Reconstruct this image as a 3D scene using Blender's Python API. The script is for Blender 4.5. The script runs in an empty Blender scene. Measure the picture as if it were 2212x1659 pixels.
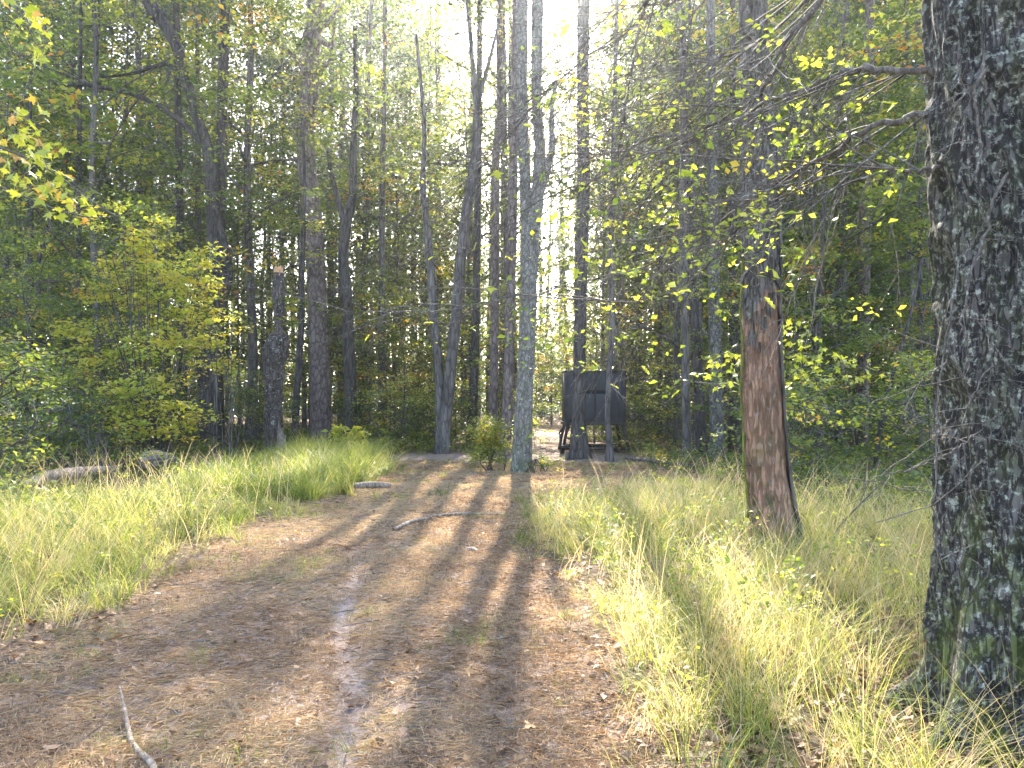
import bpy, math, random
import numpy as np
from mathutils import Vector

rnd = random.Random(7)
RS = np.random.RandomState(11)
S = bpy.context.scene
COL = S.collection

# ------------------------------------------------------------------ camera, sky, sun, exposure
F = 769.0            # focal length in pixels of a 1024 wide frame
CAMZ, HOR = 1.5, 400.0
cd = bpy.data.cameras.new('camera'); cam = bpy.data.objects.new('camera', cd); COL.objects.link(cam)
cam.location = (0, 0, CAMZ); cam.rotation_euler = (math.radians(90), 0, 0)
cd.sensor_width = 36; cd.lens = F / 1024 * 36; cd.shift_y = (HOR - 384) / 1024
cd.clip_start = 0.05; cd.clip_end = 800
S.camera = cam

SUN_EL, SUN_AZ = math.radians(38.0), math.radians(2.8)     # azimuth: to the right of straight ahead
w = bpy.data.worlds.new('World'); S.world = w; w.use_nodes = True
nt = w.node_tree; bgn = nt.nodes['Background']
sky = nt.nodes.new('ShaderNodeTexSky'); sky.sky_type = 'NISHITA'; sky.sun_disc = False
sky.sun_elevation = SUN_EL; sky.sun_rotation = SUN_AZ
sky.air_density = 1.0; sky.dust_density = 2.5
nt.links.new(sky.outputs[0], bgn.inputs[0]); bgn.inputs[1].default_value = 0.125
sd = bpy.data.lights.new('sun', 'SUN'); sd.energy = 5.0; sd.angle = math.radians(0.6); sd.color = (1, 0.93, 0.82)
sun = bpy.data.objects.new('sun', sd); COL.objects.link(sun)
sdir = Vector((math.sin(SUN_AZ) * math.cos(SUN_EL), math.cos(SUN_AZ) * math.cos(SUN_EL), math.sin(SUN_EL)))
sun.rotation_euler = sdir.to_track_quat('Z', 'Y').to_euler(); sun.location = sdir * 90
S.view_settings.view_transform = 'Standard'; S.view_settings.look = 'None'
S.view_settings.gamma = 1; S.view_settings.use_curve_mapping = False
S.view_settings.exposure = 3.3
S.render.engine = 'CYCLES'
S.cycles.max_bounces = 6; S.cycles.diffuse_bounces = 3; S.cycles.glossy_bounces = 2
S.cycles.transmission_bounces = 4; S.cycles.volume_bounces = 0
S.cycles.sample_clamp_indirect = 6
S.cycles.use_denoising = True
HAZE = True

# ------------------------------------------------------------------ helpers
K = 1024 / 2212.0    # measurements were taken on a 2212 pixel wide view of the photograph
def D(dx, dy, d):
    return np.array(((dx * K - 512) / F * d, d, CAMZ + (HOR - dy * K) / F * d))
def sm(a, b, x): 
    t = np.clip((np.asarray(x, float) - a) / (b - a), 0, 1); return t * t * (3 - 2 * t)

_perm = np.random.RandomState(3).rand(256, 256)
def n2(x, y):
    x = np.asarray(x, float); y = np.asarray(y, float)
    xi = np.floor(x).astype(int); yi = np.floor(y).astype(int)
    fx = x - xi; fy = y - yi; fx = fx * fx * (3 - 2 * fx); fy = fy * fy * (3 - 2 * fy)
    g = lambda a, b: _perm[a & 255, b & 255]
    return (g(xi, yi) * (1 - fx) + g(xi + 1, yi) * fx) * (1 - fy) + (g(xi, yi + 1) * (1 - fx) + g(xi + 1, yi + 1) * fx) * fy
def fbm(x, y, o=4):
    v = 0; a = .5
    for i in range(o):
        v = v + a * n2(x * 2 ** i + 17.3 * i, y * 2 ** i + 5.1 * i); a *= .5
    return v
def n2w(x, y, px):    # noise that wraps in x every px cells
    x = np.asarray(x, float) % px; xi = np.floor(x).astype(int); yi = np.floor(y).astype(int)
    fx = x - xi; fy = y - yi; fx = fx * fx * (3 - 2 * fx); fy = fy * fy * (3 - 2 * fy)
    g = lambda a, b: _perm[(a % px) & 255, b & 255]
    return (g(xi, yi) * (1 - fx) + g(xi + 1, yi) * fx) * (1 - fy) + (g(xi, yi + 1) * (1 - fx) + g(xi + 1, yi + 1) * fx) * fy

def path_left(y):  return (-2.9 + 0.25 * np.sin(y * .55) - 0.5 * sm(16, 19, y)) * (1 - sm(20, 25, y)) + sm(20, 25, y) * (.05 * y - .7)
def path_right(y): return (0.70 - 0.60 * sm(4.5, 9, y) + 3.2 * sm(11, 13.5, y)) * (1 - sm(19, 25, y)) + sm(19, 25, y) * (.05 * y + .7)
def on_path(x, y, soft=0.5):
    e = (fbm(np.asarray(x) * 1.1 + 9, np.asarray(y) * 1.1) - .47) * 1.1
    return sm(-soft, soft, x - path_left(y) + e) * sm(-soft, soft, path_right(y) - x + e) * (1 - sm(50, 54, y))
def rut1(y): return -0.62 - 0.19 * (np.asarray(y) - 2.6) + .05 * np.sin(np.asarray(y) * 2)
def rut2(y): return 0.10 - 0.13 * (np.asarray(y) - 2.6) + .05 * np.sin(np.asarray(y) * 1.6 + 1)
def gz(x, y):
    x = np.asarray(x, float); y = np.asarray(y, float)
    z = (fbm(x * .23 + 3, y * .23 + 8, 3) - .45) * .22
    z = z + (fbm(x * 2.1, y * 2.1, 3) - .45) * .075
    z = z + (n2(x * 6, y * 6) - .5) * .022 * (1 - sm(10, 16, y))
    k = 1 - sm(7, 14, y)
    z = z - .055 * k * np.exp(-((x - rut1(y)) / .13) ** 2) - .04 * k * np.exp(-((x - rut2(y)) / .14) ** 2)
    z = z - .03 * on_path(x, y)
    return z * sm(-60, -5, y) * (1 - sm(60, 90, y))
def G(dx, dy):      # display pixel -> ground point
    d = CAMZ * F / (dy * K - HOR); p = D(dx, dy, d); p[2] = float(gz(p[0], p[1])); return p

def link(o, parent=None):
    COL.objects.link(o)
    if parent is not None: o.parent = parent
    return o
def mesh_of(name, V, Fc, mat, smooth=False, attrs=None):
    """V (n,3); Fc (m,k) int array (k = 3 or 4) or a list of such arrays"""
    me = bpy.data.meshes.new(name)
    Fl = Fc if isinstance(Fc, list) else [Fc]
    Fl = [np.asarray(f, np.int32) for f in Fl if len(f)]
    V = np.asarray(V, np.float32)
    nl = sum(f.size for f in Fl); nf = sum(len(f) for f in Fl)
    me.vertices.add(len(V)); me.vertices.foreach_set('co', V.ravel())
    me.loops.add(nl); me.loops.foreach_set('vertex_index', np.concatenate([f.ravel() for f in Fl]))
    me.polygons.add(nf)
    tot = np.concatenate([np.full(len(f), f.shape[1], np.int32) for f in Fl])
    me.polygons.foreach_set('loop_start', np.concatenate([[0], np.cumsum(tot)[:-1]]).astype(np.int32))
    try: me.polygons.foreach_set('loop_total', tot)
    except Exception: pass
    if smooth: me.polygons.foreach_set('use_smooth', np.ones(nf, bool))
    me.update(calc_edges=True); 
    for k, v in (attrs or {}).items():
        a = me.attributes.new(k, 'FLOAT', 'POINT'); a.data.foreach_set('value', np.asarray(v, np.float32))
    me.materials.append(mat)
    return me
def ob(name, me, parent=None, loc=None):
    o = bpy.data.objects.new(name, me); link(o, parent)
    if loc is not None: o.location = loc
    return o
def thing(name, loc, label, cat, group=None, rz=0):
    o = bpy.data.objects.new(name, None); link(o); o.location = loc; o.rotation_euler = (0, 0, rz)
    o.empty_display_size = .2
    return tag(o, label, cat, group)
def tag(o, label=None, cat=None, group=None, kind=None):
    if label: o['label'] = label
    if cat: o['category'] = cat
    if group: o['group'] = group
    if kind: o['kind'] = kind
    return o

class Tubes:
    def __init__(s): s.V = []; s.F = []; s.n = 0; s.T = []
    def add(s, pts, rad, sides=6, tint=0.5, cap=True):
        pts = np.asarray(pts, float); m = len(pts)
        rad = np.full(m, rad, float) if np.isscalar(rad) else np.asarray(rad, float)
        t = np.gradient(pts, axis=0); t /= np.linalg.norm(t, axis=1)[:, None] + 1e-9
        ref = np.array((0., 0, 1)) if abs(t[:, 2].mean()) < .8 else np.array((0., 1, 0))
        u = np.cross(t, ref); u /= np.linalg.norm(u, axis=1)[:, None] + 1e-9
        v = np.cross(t, u)
        a = np.arange(sides) * 2 * math.pi / sides
        ring = pts[:, None] + rad[:, None, None] * (np.cos(a)[None, :, None] * u[:, None] + np.sin(a)[None, :, None] * v[:, None])
        i = np.arange(m - 1)[:, None] * sides; j = np.arange(sides)[None]; j2 = (j + 1) % sides
        f = np.stack([i + j, i + j2, i + sides + j2, i + sides + j], -1).reshape(-1, 4)
        s.V.append(ring.reshape(-1, 3)); s.F.append(f + s.n); s.n += m * sides
        s.T.append(np.full(m * sides, tint))
        if cap:
            for base, p in ((0, pts[0]), ((m - 1) * sides, pts[-1])):
                s.V.append(p[None]); s.T.append([tint]); c = s.n; s.n += 1
                q = s.n - 1 - m * sides - (0 if base == 0 else 1) + base
                jj = np.arange(sides); 
                s.F.append(np.stack([q + jj, q + (jj + 1) % sides, np.full(sides, c), np.full(sides, c)], -1)[:, :3])
    def mesh(s, name, mat, smooth=True):
        q = [f for f in s.F if f.shape[1] == 4]; t = [f for f in s.F if f.shape[1] == 3]
        L = []
        if q: L.append(np.concatenate(q))
        if t: L.append(np.concatenate(t))
        return mesh_of(name, np.concatenate(s.V), L, mat, smooth, {'tint': np.concatenate(s.T)})

def smooth_path(pts, n):
    """Catmull-Rom resample of rows (any width)"""
    P = np.asarray(pts, float); P = np.vstack([2 * P[0] - P[1], P, 2 * P[-1] - P[-2]])
    t = np.linspace(0, len(P) - 3 - 1e-6, n); i = t.astype(int); f = (t - i)[:, None]
    a, b, c, d = P[i], P[i + 1], P[i + 2], P[i + 3]
    return .5 * (2 * b + (c - a) * f + (2 * a - 5 * b + 4 * c - d) * f ** 2 + (3 * b - 3 * c + d - a) * f ** 3)

def unit(a): return a / (np.linalg.norm(a, axis=-1, keepdims=True) + 1e-9)
def leaf_geo(c, t, n, L, W, fold=.12):
    """folded leaf blades: centre, length axis, normal"""
    s = unit(np.cross(n, t)); n = np.cross(t, s)
    L = np.asarray(L)[:, None]; W = np.asarray(W)[:, None]
    V = np.stack([c - t * L / 2, c + t * L * .06 - s * W / 2 + n * W * fold, c + t * L / 2 - n * L * .08, c + t * L * .06 + s * W / 2 + n * W * fold], 1)
    k = np.arange(len(c))[:, None] * 4
    Fc = np.concatenate([k + np.array([[0, 1, 2]]), k + np.array([[0, 2, 3]])])
    return V.reshape(-1, 3), Fc
def rand_leaves(C, size, R, flat=.55, vary=.35):
    N = len(C); az = R.rand(N) * 2 * math.pi
    t = np.stack([np.cos(az), np.sin(az), R.randn(N) * .35 - .2], 1); t = unit(t)
    n = np.stack([R.randn(N) * flat, R.randn(N) * flat, np.ones(N)], 1); n = unit(n)
    n = unit(n - (n * t).sum(1)[:, None] * t)
    L = size * (1 + vary * R.randn(N)).clip(.4, 1.8)
    return leaf_geo(C, t, n, L, L * .62)

# ------------------------------------------------------------------ materials
def newmat(name):
    m = bpy.data.materials.new(name); m.use_nodes = True; nt = m.node_tree
    for n in list(nt.nodes): nt.nodes.remove(n)
    return m, nt, nt.nodes, nt.links
def ramp(N, stops, interp='LINEAR'):
    r = N.new('ShaderNodeValToRGB'); e = r.color_ramp.elements; r.color_ramp.interpolation = interp
    while len(e) > 1: e.remove(e[-1])
    e[0].position = stops[0][0]; e[0].color = (*stops[0][1], 1)
    for p, c in stops[1:]:
        x = e.new(p); x.color = (*c, 1)
    return r
def foliage(name, stops, trans=.5, tcol=(1.55, 1.6, .55), rough=.55, spec=.25):
    m, nt, N, Lk = newmat(name)
    at = N.new('ShaderNodeAttribute'); at.attribute_name = 'tint'
    oi = N.new('ShaderNodeObjectInfo')
    ad = N.new('ShaderNodeMath'); ad.operation = 'MULTIPLY_ADD'; ad.inputs[1].default_value = .16; 
    sub = N.new('ShaderNodeMath'); sub.operation = 'SUBTRACT'; sub.inputs[1].default_value = .5
    Lk.new(oi.outputs['Random'], sub.inputs[0]); Lk.new(sub.outputs[0], ad.inputs[0]); Lk.new(at.outputs['Fac'], ad.inputs[2])
    r = ramp(N, stops); Lk.new(ad.outputs[0], r.inputs[0])
    p = N.new('ShaderNodeBsdfPrincipled'); p.inputs['Roughness'].default_value = rough
    p.inputs['Specular IOR Level'].default_value = spec
    Lk.new(r.outputs[0], p.inputs['Base Color'])
    tr = N.new('ShaderNodeBsdfTranslucent')
    mx = N.new('ShaderNodeMix'); mx.data_type = 'RGBA'; mx.blend_type = 'MULTIPLY'; mx.inputs[0].default_value = 1
    Lk.new(r.outputs[0], mx.inputs[6]); mx.inputs[7].default_value = (*tcol, 1); Lk.new(mx.outputs[2], tr.inputs[0])
    ms = N.new('ShaderNodeMixShader'); ms.inputs[0].default_value = trans
    Lk.new(p.outputs[0], ms.inputs[1]); Lk.new(tr.outputs[0], ms.inputs[2])
    out = N.new('ShaderNodeOutputMaterial'); Lk.new(ms.outputs[0], out.inputs[0])
    return m
M = {}
M['leaf'] = foliage('tree_leaves', [(0, (.035, .055, .028)), (.35, (.08, .115, .038)), (.62, (.17, .20, .05)), (.82, (.34, .34, .07)), (.93, (.42, .26, .05)), (1, (.34, .14, .05))], .52, tcol=(1.55, 1.5, .68), rough=.5, spec=.35)
M['leaf_dark'] = foliage('canopy_leaves', [(0, (.032, .052, .034)), (.5, (.07, .10, .045)), (.8, (.16, .18, .06)), (.93, (.30, .24, .06)), (1, (.34, .18, .06))], .42, tcol=(1.4, 1.4, .8), rough=.4, spec=.5)
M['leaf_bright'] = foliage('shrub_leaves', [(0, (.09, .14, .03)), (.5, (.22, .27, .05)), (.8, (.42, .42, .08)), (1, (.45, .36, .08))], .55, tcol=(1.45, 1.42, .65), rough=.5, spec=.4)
M['maple'] = foliage('maple_leaf_yellow', [(0, (.16, .21, .035)), (.5, (.36, .38, .06)), (.85, (.50, .46, .08)), (1, (.45, .26, .07))], .5, (1.25, 1.25, .65), .4, .5)
M['grass'] = foliage('grass_blades', [(0, (.05, .09, .02)), (.3, (.13, .18, .035)), (.5, (.27, .31, .06)), (.68, (.46, .42, .13)), (1, (.58, .44, .28))], .5, (1.15, 1.1, .8), .5, .35)
M['straw'] = foliage('dry_straw', [(0, (.11, .07, .048)), (.3, (.27, .18, .115)), (.6, (.47, .34, .215)), (.9, (.60, .47, .32)), (1, (.18, .2, .05))], .25, (1.1, 1.0, .8), .7, .2)
M['litter'] = foliage('dead_leaves', [(0, (.08, .045, .025)), (.5, (.20, .115, .06)), (.8, (.34, .22, .14)), (1, (.42, .24, .10))], .25, (1.1, 1, .8), .6, .3)

def bark(name, c1, c2, scale=9, stretch=.16, bump=.6, dist=.03, lichen=None, lich_amt=.5, moss=None, peel=None, plates=False, lsc=16):
    m, nt, N, Lk = newmat(name)
    tc = N.new('ShaderNodeTexCoord'); mp = N.new('ShaderNodeMapping'); Lk.new(tc.outputs['Object'], mp.inputs[0])
    mp.inputs['Scale'].default_value = (1, 1, stretch)
    n1 = N.new('ShaderNodeTexNoise'); n1.inputs['Scale'].default_value = scale; n1.inputs['Detail'].default_value = 7; n1.inputs['Roughness'].default_value = .65
    Lk.new(mp.outputs[0], n1.inputs['Vector'])
    vo = N.new('ShaderNodeTexVoronoi'); vo.feature = 'DISTANCE_TO_EDGE'; vo.inputs['Scale'].default_value = scale * 1.5
    mp2 = N.new('ShaderNodeMapping'); mp2.inputs['Scale'].default_value = (1, 1, .45 if plates else stretch * 1.4)
    Lk.new(tc.outputs['Object'], mp2.inputs[0])
    wob = N.new('ShaderNodeMix'); wob.data_type = 'RGBA'; wob.blend_type = 'LINEAR_LIGHT'; wob.inputs[0].default_value = .07
    Lk.new(mp2.outputs[0], wob.inputs[6]); Lk.new(n1.outputs['Color'], wob.inputs[7]); Lk.new(wob.outputs[2], vo.inputs['Vector'])
    cr = N.new('ShaderNodeMapRange'); cr.inputs[1].default_value = 0; cr.inputs[2].default_value = .16
    Lk.new(vo.outputs['Distance'], cr.inputs[0])
    r = ramp(N, [(.3, c1), (.68, c2)]); Lk.new(n1.outputs['Fac'], r.inputs[0])
    dk = N.new('ShaderNodeMix'); dk.data_type = 'RGBA'; dk.blend_type = 'MULTIPLY'; dk.inputs[0].default_value = .75
    Lk.new(r.outputs[0], dk.inputs[6]); 
    cc = ramp(N, [(0, (.3, .28, .27)), (1, (1, 1, 1))]); Lk.new(cr.outputs[0], cc.inputs[0]); Lk.new(cc.outputs[0], dk.inputs[7])
    col = dk.outputs[2]
    def overlay(col, color, sc, lo, hi, zs=1., zmask=None):
        q = N.new('ShaderNodeTexNoise'); q.inputs['Scale'].default_value = sc; q.inputs['Detail'].default_value = 8; q.inputs['Roughness'].default_value = .72
        mq = N.new('ShaderNodeMapping'); mq.inputs['Scale'].default_value = (1, 1, zs); mq.inputs['Location'].default_value = (sc, 3, 1)
        Lk.new(tc.outputs['Object'], mq.inputs[0]); Lk.new(mq.outputs[0], q.inputs['Vector'])
        mr = N.new('ShaderNodeMapRange'); mr.inputs[1].default_value = lo; mr.inputs[2].default_value = hi; Lk.new(q.outputs['Fac'], mr.inputs[0])
        fac = mr.outputs[0]
        if zmask is not None:
            mm = N.new('ShaderNodeMath'); mm.operation = 'MULTIPLY'; mm.use_clamp = True; Lk.new(fac, mm.inputs[0]); Lk.new(zmask, mm.inputs[1]); fac = mm.outputs[0]
        mx = N.new('ShaderNodeMix'); mx.data_type = 'RGBA'; Lk.new(fac, mx.inputs[0]); Lk.new(col, mx.inputs[6]); mx.inputs[7].default_value = (*color, 1)
        return mx.outputs[2]
    if peel:      # bare red-brown wood low on the trunk
        sx = N.new('ShaderNodeSeparateXYZ'); Lk.new(tc.outputs['Object'], sx.inputs[0])
        nz = N.new('ShaderNodeTexNoise'); nz.inputs['Scale'].default_value = 3.2; nz.inputs['Detail'].default_value = 5; Lk.new(mp.outputs[0], nz.inputs['Vector'])
        a = N.new('ShaderNodeMath'); a.operation = 'MULTIPLY_ADD'; a.inputs[1].default_value = 1.6; Lk.new(nz.outputs['Fac'], a.inputs[0]); Lk.new(sx.outputs['Z'], a.inputs[2])
        b = N.new('ShaderNodeMapRange'); b.inputs[1].default_value = peel[1]; b.inputs[2].default_value = peel[1] + .12; b.inputs[3].default_value = 1; b.inputs[4].default_value = 0
        Lk.new(a.outputs[0], b.inputs[0])
        xr = N.new('ShaderNodeMath'); xr.operation = 'MULTIPLY_ADD'; xr.inputs[1].default_value = .12; Lk.new(nz.outputs['Fac'], xr.inputs[0]); Lk.new(sx.outputs['X'], xr.inputs[2])
        c = N.new('ShaderNodeMapRange'); c.inputs[1].default_value = peel[2]; c.inputs[2].default_value = peel[2] + .02; c.inputs[3].default_value = 1; c.inputs[4].default_value = 0
        Lk.new(xr.outputs[0], c.inputs[0])
        fm = N.new('ShaderNodeMath'); fm.operation = 'MULTIPLY'; Lk.new(b.outputs[0], fm.inputs[0]); Lk.new(c.outputs[0], fm.inputs[1])
        rr = ramp(N, [(.32, tuple(v * .42 for v in peel[0])), (.6, peel[0]), (.75, tuple(min(1, v * 1.5) for v in peel[0]))])
        n3 = N.new('ShaderNodeTexNoise'); n3.inputs['Scale'].default_value = 30; n3.inputs['Detail'].default_value = 6; Lk.new(mp.outputs[0], n3.inputs['Vector'])
        av = N.new('ShaderNodeMix'); av.data_type = 'FLOAT'; av.inputs[0].default_value = .5; Lk.new(n3.outputs['Fac'], av.inputs[2]); Lk.new(nz.outputs['Fac'], av.inputs[3])
        Lk.new(av.outputs[0], rr.inputs[0])
        mx = N.new('ShaderNodeMix'); mx.data_type = 'RGBA'; Lk.new(fm.outputs[0], mx.inputs[0]); Lk.new(col, mx.inputs[6]); Lk.new(rr.outputs[0], mx.inputs[7]); col = mx.outputs[2]
    if lichen:
        col = overlay(col, lichen, lsc, .50 + (1 - lich_amt) * .12, .55 + (1 - lich_amt) * .12, 1.15)
        col = overlay(col, tuple(v * .75 for v in lichen), lsc * .45, .60, .68, .7)
    if moss:
        sx = N.new('ShaderNodeSeparateXYZ'); Lk.new(tc.outputs['Object'], sx.inputs[0])
        zm = N.new('ShaderNodeMapRange'); zm.inputs[1].default_value = .1; zm.inputs[2].default_value = 1.3; zm.inputs[3].default_value = 1.0; zm.inputs[4].default_value = .25; Lk.new(sx.outputs['Z'], zm.inputs[0])
        col = overlay(col, moss, 9, .47, .6, .6, zm.outputs[0])
    p = N.new('ShaderNodeBsdfPrincipled'); p.inputs['Roughness'].default_value = .85; p.inputs['Specular IOR Level'].default_value = .25
    Lk.new(col, p.inputs['Base Color'])
    h = N.new('ShaderNodeMath'); h.operation = 'MULTIPLY_ADD'; h.inputs[1].default_value = .8; Lk.new(cr.outputs[0], h.inputs[0]); Lk.new(n1.outputs['Fac'], h.inputs[2])
    bp = N.new('ShaderNodeBump'); bp.inputs['Strength'].default_value = bump; bp.inputs['Distance'].default_value = dist
    Lk.new(h.outputs[0], bp.inputs['Height']); Lk.new(bp.outputs[0], p.inputs['Normal'])
    out = N.new('ShaderNodeOutputMaterial'); Lk.new(p.outputs[0], out.inputs[0])
    return m
M['bark_far'] = bark('bark_background', (.055, .045, .038), (.17, .145, .125), 6, .15, .6, .03)
M['bark_pine'] = bark('bark_pine', (.09, .065, .055), (.24, .185, .16), 5, .5, .8, .03, plates=True)
M['bark_grey'] = bark('bark_grey', (.10, .088, .074), (.28, .245, .21), 9, .4, .8, .02, lichen=(.40, .39, .33), lich_amt=.3, moss=(.12, .14, .05), plates=True)
M['bark_lichen'] = bark('bark_lichen_grey', (.05, .044, .038), (.16, .142, .122), 8, .3, .8, .02, lichen=(.24, .24, .20), lich_amt=.45)
M['bark_dark'] = bark('bark_dark', (.035, .028, .024), (.11, .092, .08), 7, .15, .8, .03)
M['bark_oak'] = bark('bark_oak_lichened', (.024, .02, .019), (.13, .112, .10), 17, .22, 1.0, .02, lichen=(.31, .31, .245), lich_amt=.70, lsc=30, moss=(.12, .14, .03))
M['bark_red'] = bark('bark_peeling_red', (.07, .058, .05), (.20, .17, .145), 14, .14, 1.0, .02, lichen=(.26, .26, .22), lich_amt=.25, peel=((.42, .235, .15), 3.15, .15), moss=(.08, .10, .03))
M['bark_snag'] = bark('bark_snag', (.04, .03, .026), (.15, .12, .10), 9, .2, 1.0, .03, lichen=(.45, .43, .38), lich_amt=.3)
M['twig'] = bark('bark_twig', (.06, .05, .042), (.20, .17, .14), 18, .5, .3, .004, lichen=(.3, .3, .25), lich_amt=.3)
M['dead_wood'] = bark('weathered_wood', (.15, .11, .08), (.38, .30, .23), 12, .3, .6, .01)
M['orange_wood'] = bark('fresh_broken_wood', (.55, .28, .11), (.75, .46, .24), 20, .3, .4, .01)

def simple(name, col, rough=.8, var=.25, sc=8, bump=.2):
    m, nt, N, Lk = newmat(name)
    tc = N.new('ShaderNodeTexCoord'); n1 = N.new('ShaderNodeTexNoise'); n1.inputs['Scale'].default_value = sc; n1.inputs['Detail'].default_value = 6
    Lk.new(tc.outputs['Object'], n1.inputs['Vector'])
    r = ramp(N, [(.3, tuple(c * (1 - var) for c in col)), (.7, tuple(min(1, c * (1 + var)) for c in col))]); Lk.new(n1.outputs['Fac'], r.inputs[0])
    p = N.new('ShaderNodeBsdfPrincipled'); p.inputs['Roughness'].default_value = rough; Lk.new(r.outputs[0], p.inputs['Base Color'])
    bp = N.new('ShaderNodeBump'); bp.inputs['Strength'].default_value = bump; bp.inputs['Distance'].default_value = .01; Lk.new(n1.outputs['Fac'], bp.inputs['Height']); Lk.new(bp.outputs[0], p.inputs['Normal'])
    out = N.new('ShaderNodeOutputMaterial'); Lk.new(p.outputs[0], out.inputs[0]); return m
M['panel'] = simple('stand_dark_panel', (.03, .029, .029), .8, .25, 3)
M['lumber'] = simple('stand_lumber', (.03, .022, .019), .8, .35, 6)
M['slot_shade'] = simple('stand_slot_shade', (.012, .012, .012), .9, .1)  # near-black: shade inside the stand put into the colour

def ground_mat():
    m, nt, N, Lk = newmat('forest_floor')
    tc = N.new('ShaderNodeTexCoord'); at = N.new('ShaderNodeAttribute'); at.attribute_name = 'path'
    a2 = N.new('ShaderNodeAttribute'); a2.attribute_name = 'rut'
    def noise(s, d=8, ro=.65):
        n = N.new('ShaderNodeTexNoise'); n.inputs['Scale'].default_value = s; n.inputs['Detail'].default_value = d; n.inputs['Roughness'].default_value = ro
        Lk.new(tc.outputs['Object'], n.inputs['Vector']); return n
    na, nb, nc = noise(1.3), noise(14), noise(60, 5)
    r1 = ramp(N, [(.25, (.045, .033, .024)), (.5, (.115, .085, .058)), (.75, (.2, .15, .10))]); Lk.new(nb.outputs['Fac'], r1.inputs[0])
    r2 = ramp(N, [(.3, (.14, .105, .085)), (.5, (.25, .19, .15)), (.7, (.38, .30, .24))]); Lk.new(nb.outputs['Fac'], r2.inputs[0])
    r3 = ramp(N, [(.3, (.27, .22, .20)), (.7, (.42, .36, .33))]); Lk.new(nb.outputs['Fac'], r3.inputs[0])
    mx = N.new('ShaderNodeMix'); mx.data_type = 'RGBA'; Lk.new(at.outputs['Fac'], mx.inputs[0]); Lk.new(r1.outputs[0], mx.inputs[6]); Lk.new(r2.outputs[0], mx.inputs[7])
    mu = N.new('ShaderNodeMath'); mu.operation = 'MULTIPLY_ADD'; mu.inputs[1].default_value = 1.5; mu.inputs[2].default_value = -.85
    Lk.new(na.outputs['Fac'], mu.inputs[0]); ad = N.new('ShaderNodeMath'); ad.operation = 'ADD'; ad.use_clamp = True; Lk.new(mu.outputs[0], ad.inputs[0]); Lk.new(a2.outputs['Fac'], ad.inputs[1])
    ml = N.new('ShaderNodeMath'); ml.operation = 'MULTIPLY'; Lk.new(ad.outputs[0], ml.inputs[0]); Lk.new(a2.outputs['Fac'], ml.inputs[1])
    m2 = N.new('ShaderNodeMix'); m2.data_type = 'RGBA'; Lk.new(ml.outputs[0], m2.inputs[0]); Lk.new(mx.outputs[2], m2.inputs[6]); Lk.new(r3.outputs[0], m2.inputs[7])
    sp = ramp(N, [(.45, (.75, .72, .7)), (.62, (1.25, 1.2, 1.15))]); Lk.new(nc.outputs['Fac'], sp.inputs[0])
    m3 = N.new('ShaderNodeMix'); m3.data_type = 'RGBA'; m3.blend_type = 'MULTIPLY'; m3.inputs[0].default_value = .7; Lk.new(m2.outputs[2], m3.inputs[6]); Lk.new(sp.outputs[0], m3.inputs[7])
    p = N.new('ShaderNodeBsdfPrincipled'); p.inputs['Roughness'].default_value = .95; p.inputs['Specular IOR Level'].default_value = .1; Lk.new(m3.outputs[2], p.inputs['Base Color'])
    h = N.new('ShaderNodeMath'); h.operation = 'ADD'; Lk.new(nb.outputs['Fac'], h.inputs[0]); Lk.new(nc.outputs['Fac'], h.inputs[1])
    bp = N.new('ShaderNodeBump'); bp.inputs['Strength'].default_value = .8; bp.inputs['Distance'].default_value = .025; Lk.new(h.outputs[0], bp.inputs['Height']); Lk.new(bp.outputs[0], p.inputs['Normal'])
    out = N.new('ShaderNodeOutputMaterial'); Lk.new(p.outputs[0], out.inputs[0]); return m
M['ground'] = ground_mat()

# ------------------------------------------------------------------ ground
def build_ground():
    t = np.linspace(-1, 1, 321); xs = 12 * t + 138 * t ** 5
    s = np.linspace(0, 1, 361); ys = -20 + 24 * s + 6 * s ** 2 + 140 * s ** 5
    ys = np.concatenate([[-150, -100, -60, -40], ys])
    X, Y = np.meshgrid(xs, ys); Z = gz(X, Y)
    V = np.stack([X, Y, Z], -1).reshape(-1, 3); nx = len(xs)
    i = (np.arange(len(ys) - 1)[:, None] * nx + np.arange(nx - 1)[None]).ravel()
    Fc = np.stack([i, i + 1, i + nx + 1, i + nx], -1)
    x, y = V[:, 0], V[:, 1]
    k = 1 - sm(6.0, 9.5, y)
    rut = np.exp(-((x - rut1(y) + .12 * (n2(x * 3, y * 2.5) - .5)) / .10) ** 2) * k * (.45 + .55 * sm(.3, .6, n2(x * 4, y * 2.3 + 8))) + .55 * np.exp(-((x - rut2(y)) / .12) ** 2) * k * sm(.35, .6, n2(x * 2, y * 1.2))
    rut = rut + .9 * sm(.60, .68, fbm(x * 1.3 + 40, y * 1.0 + 3, 3)) * on_path(x, y) * (1 - sm(8, 12, y))
    o = ob('ground', mesh_of('ground', V, Fc, M['ground'], True, {'path': on_path(x, y), 'rut': np.clip(rut, 0, 1)}))
    tag(o, kind='structure')
build_ground()
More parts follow.
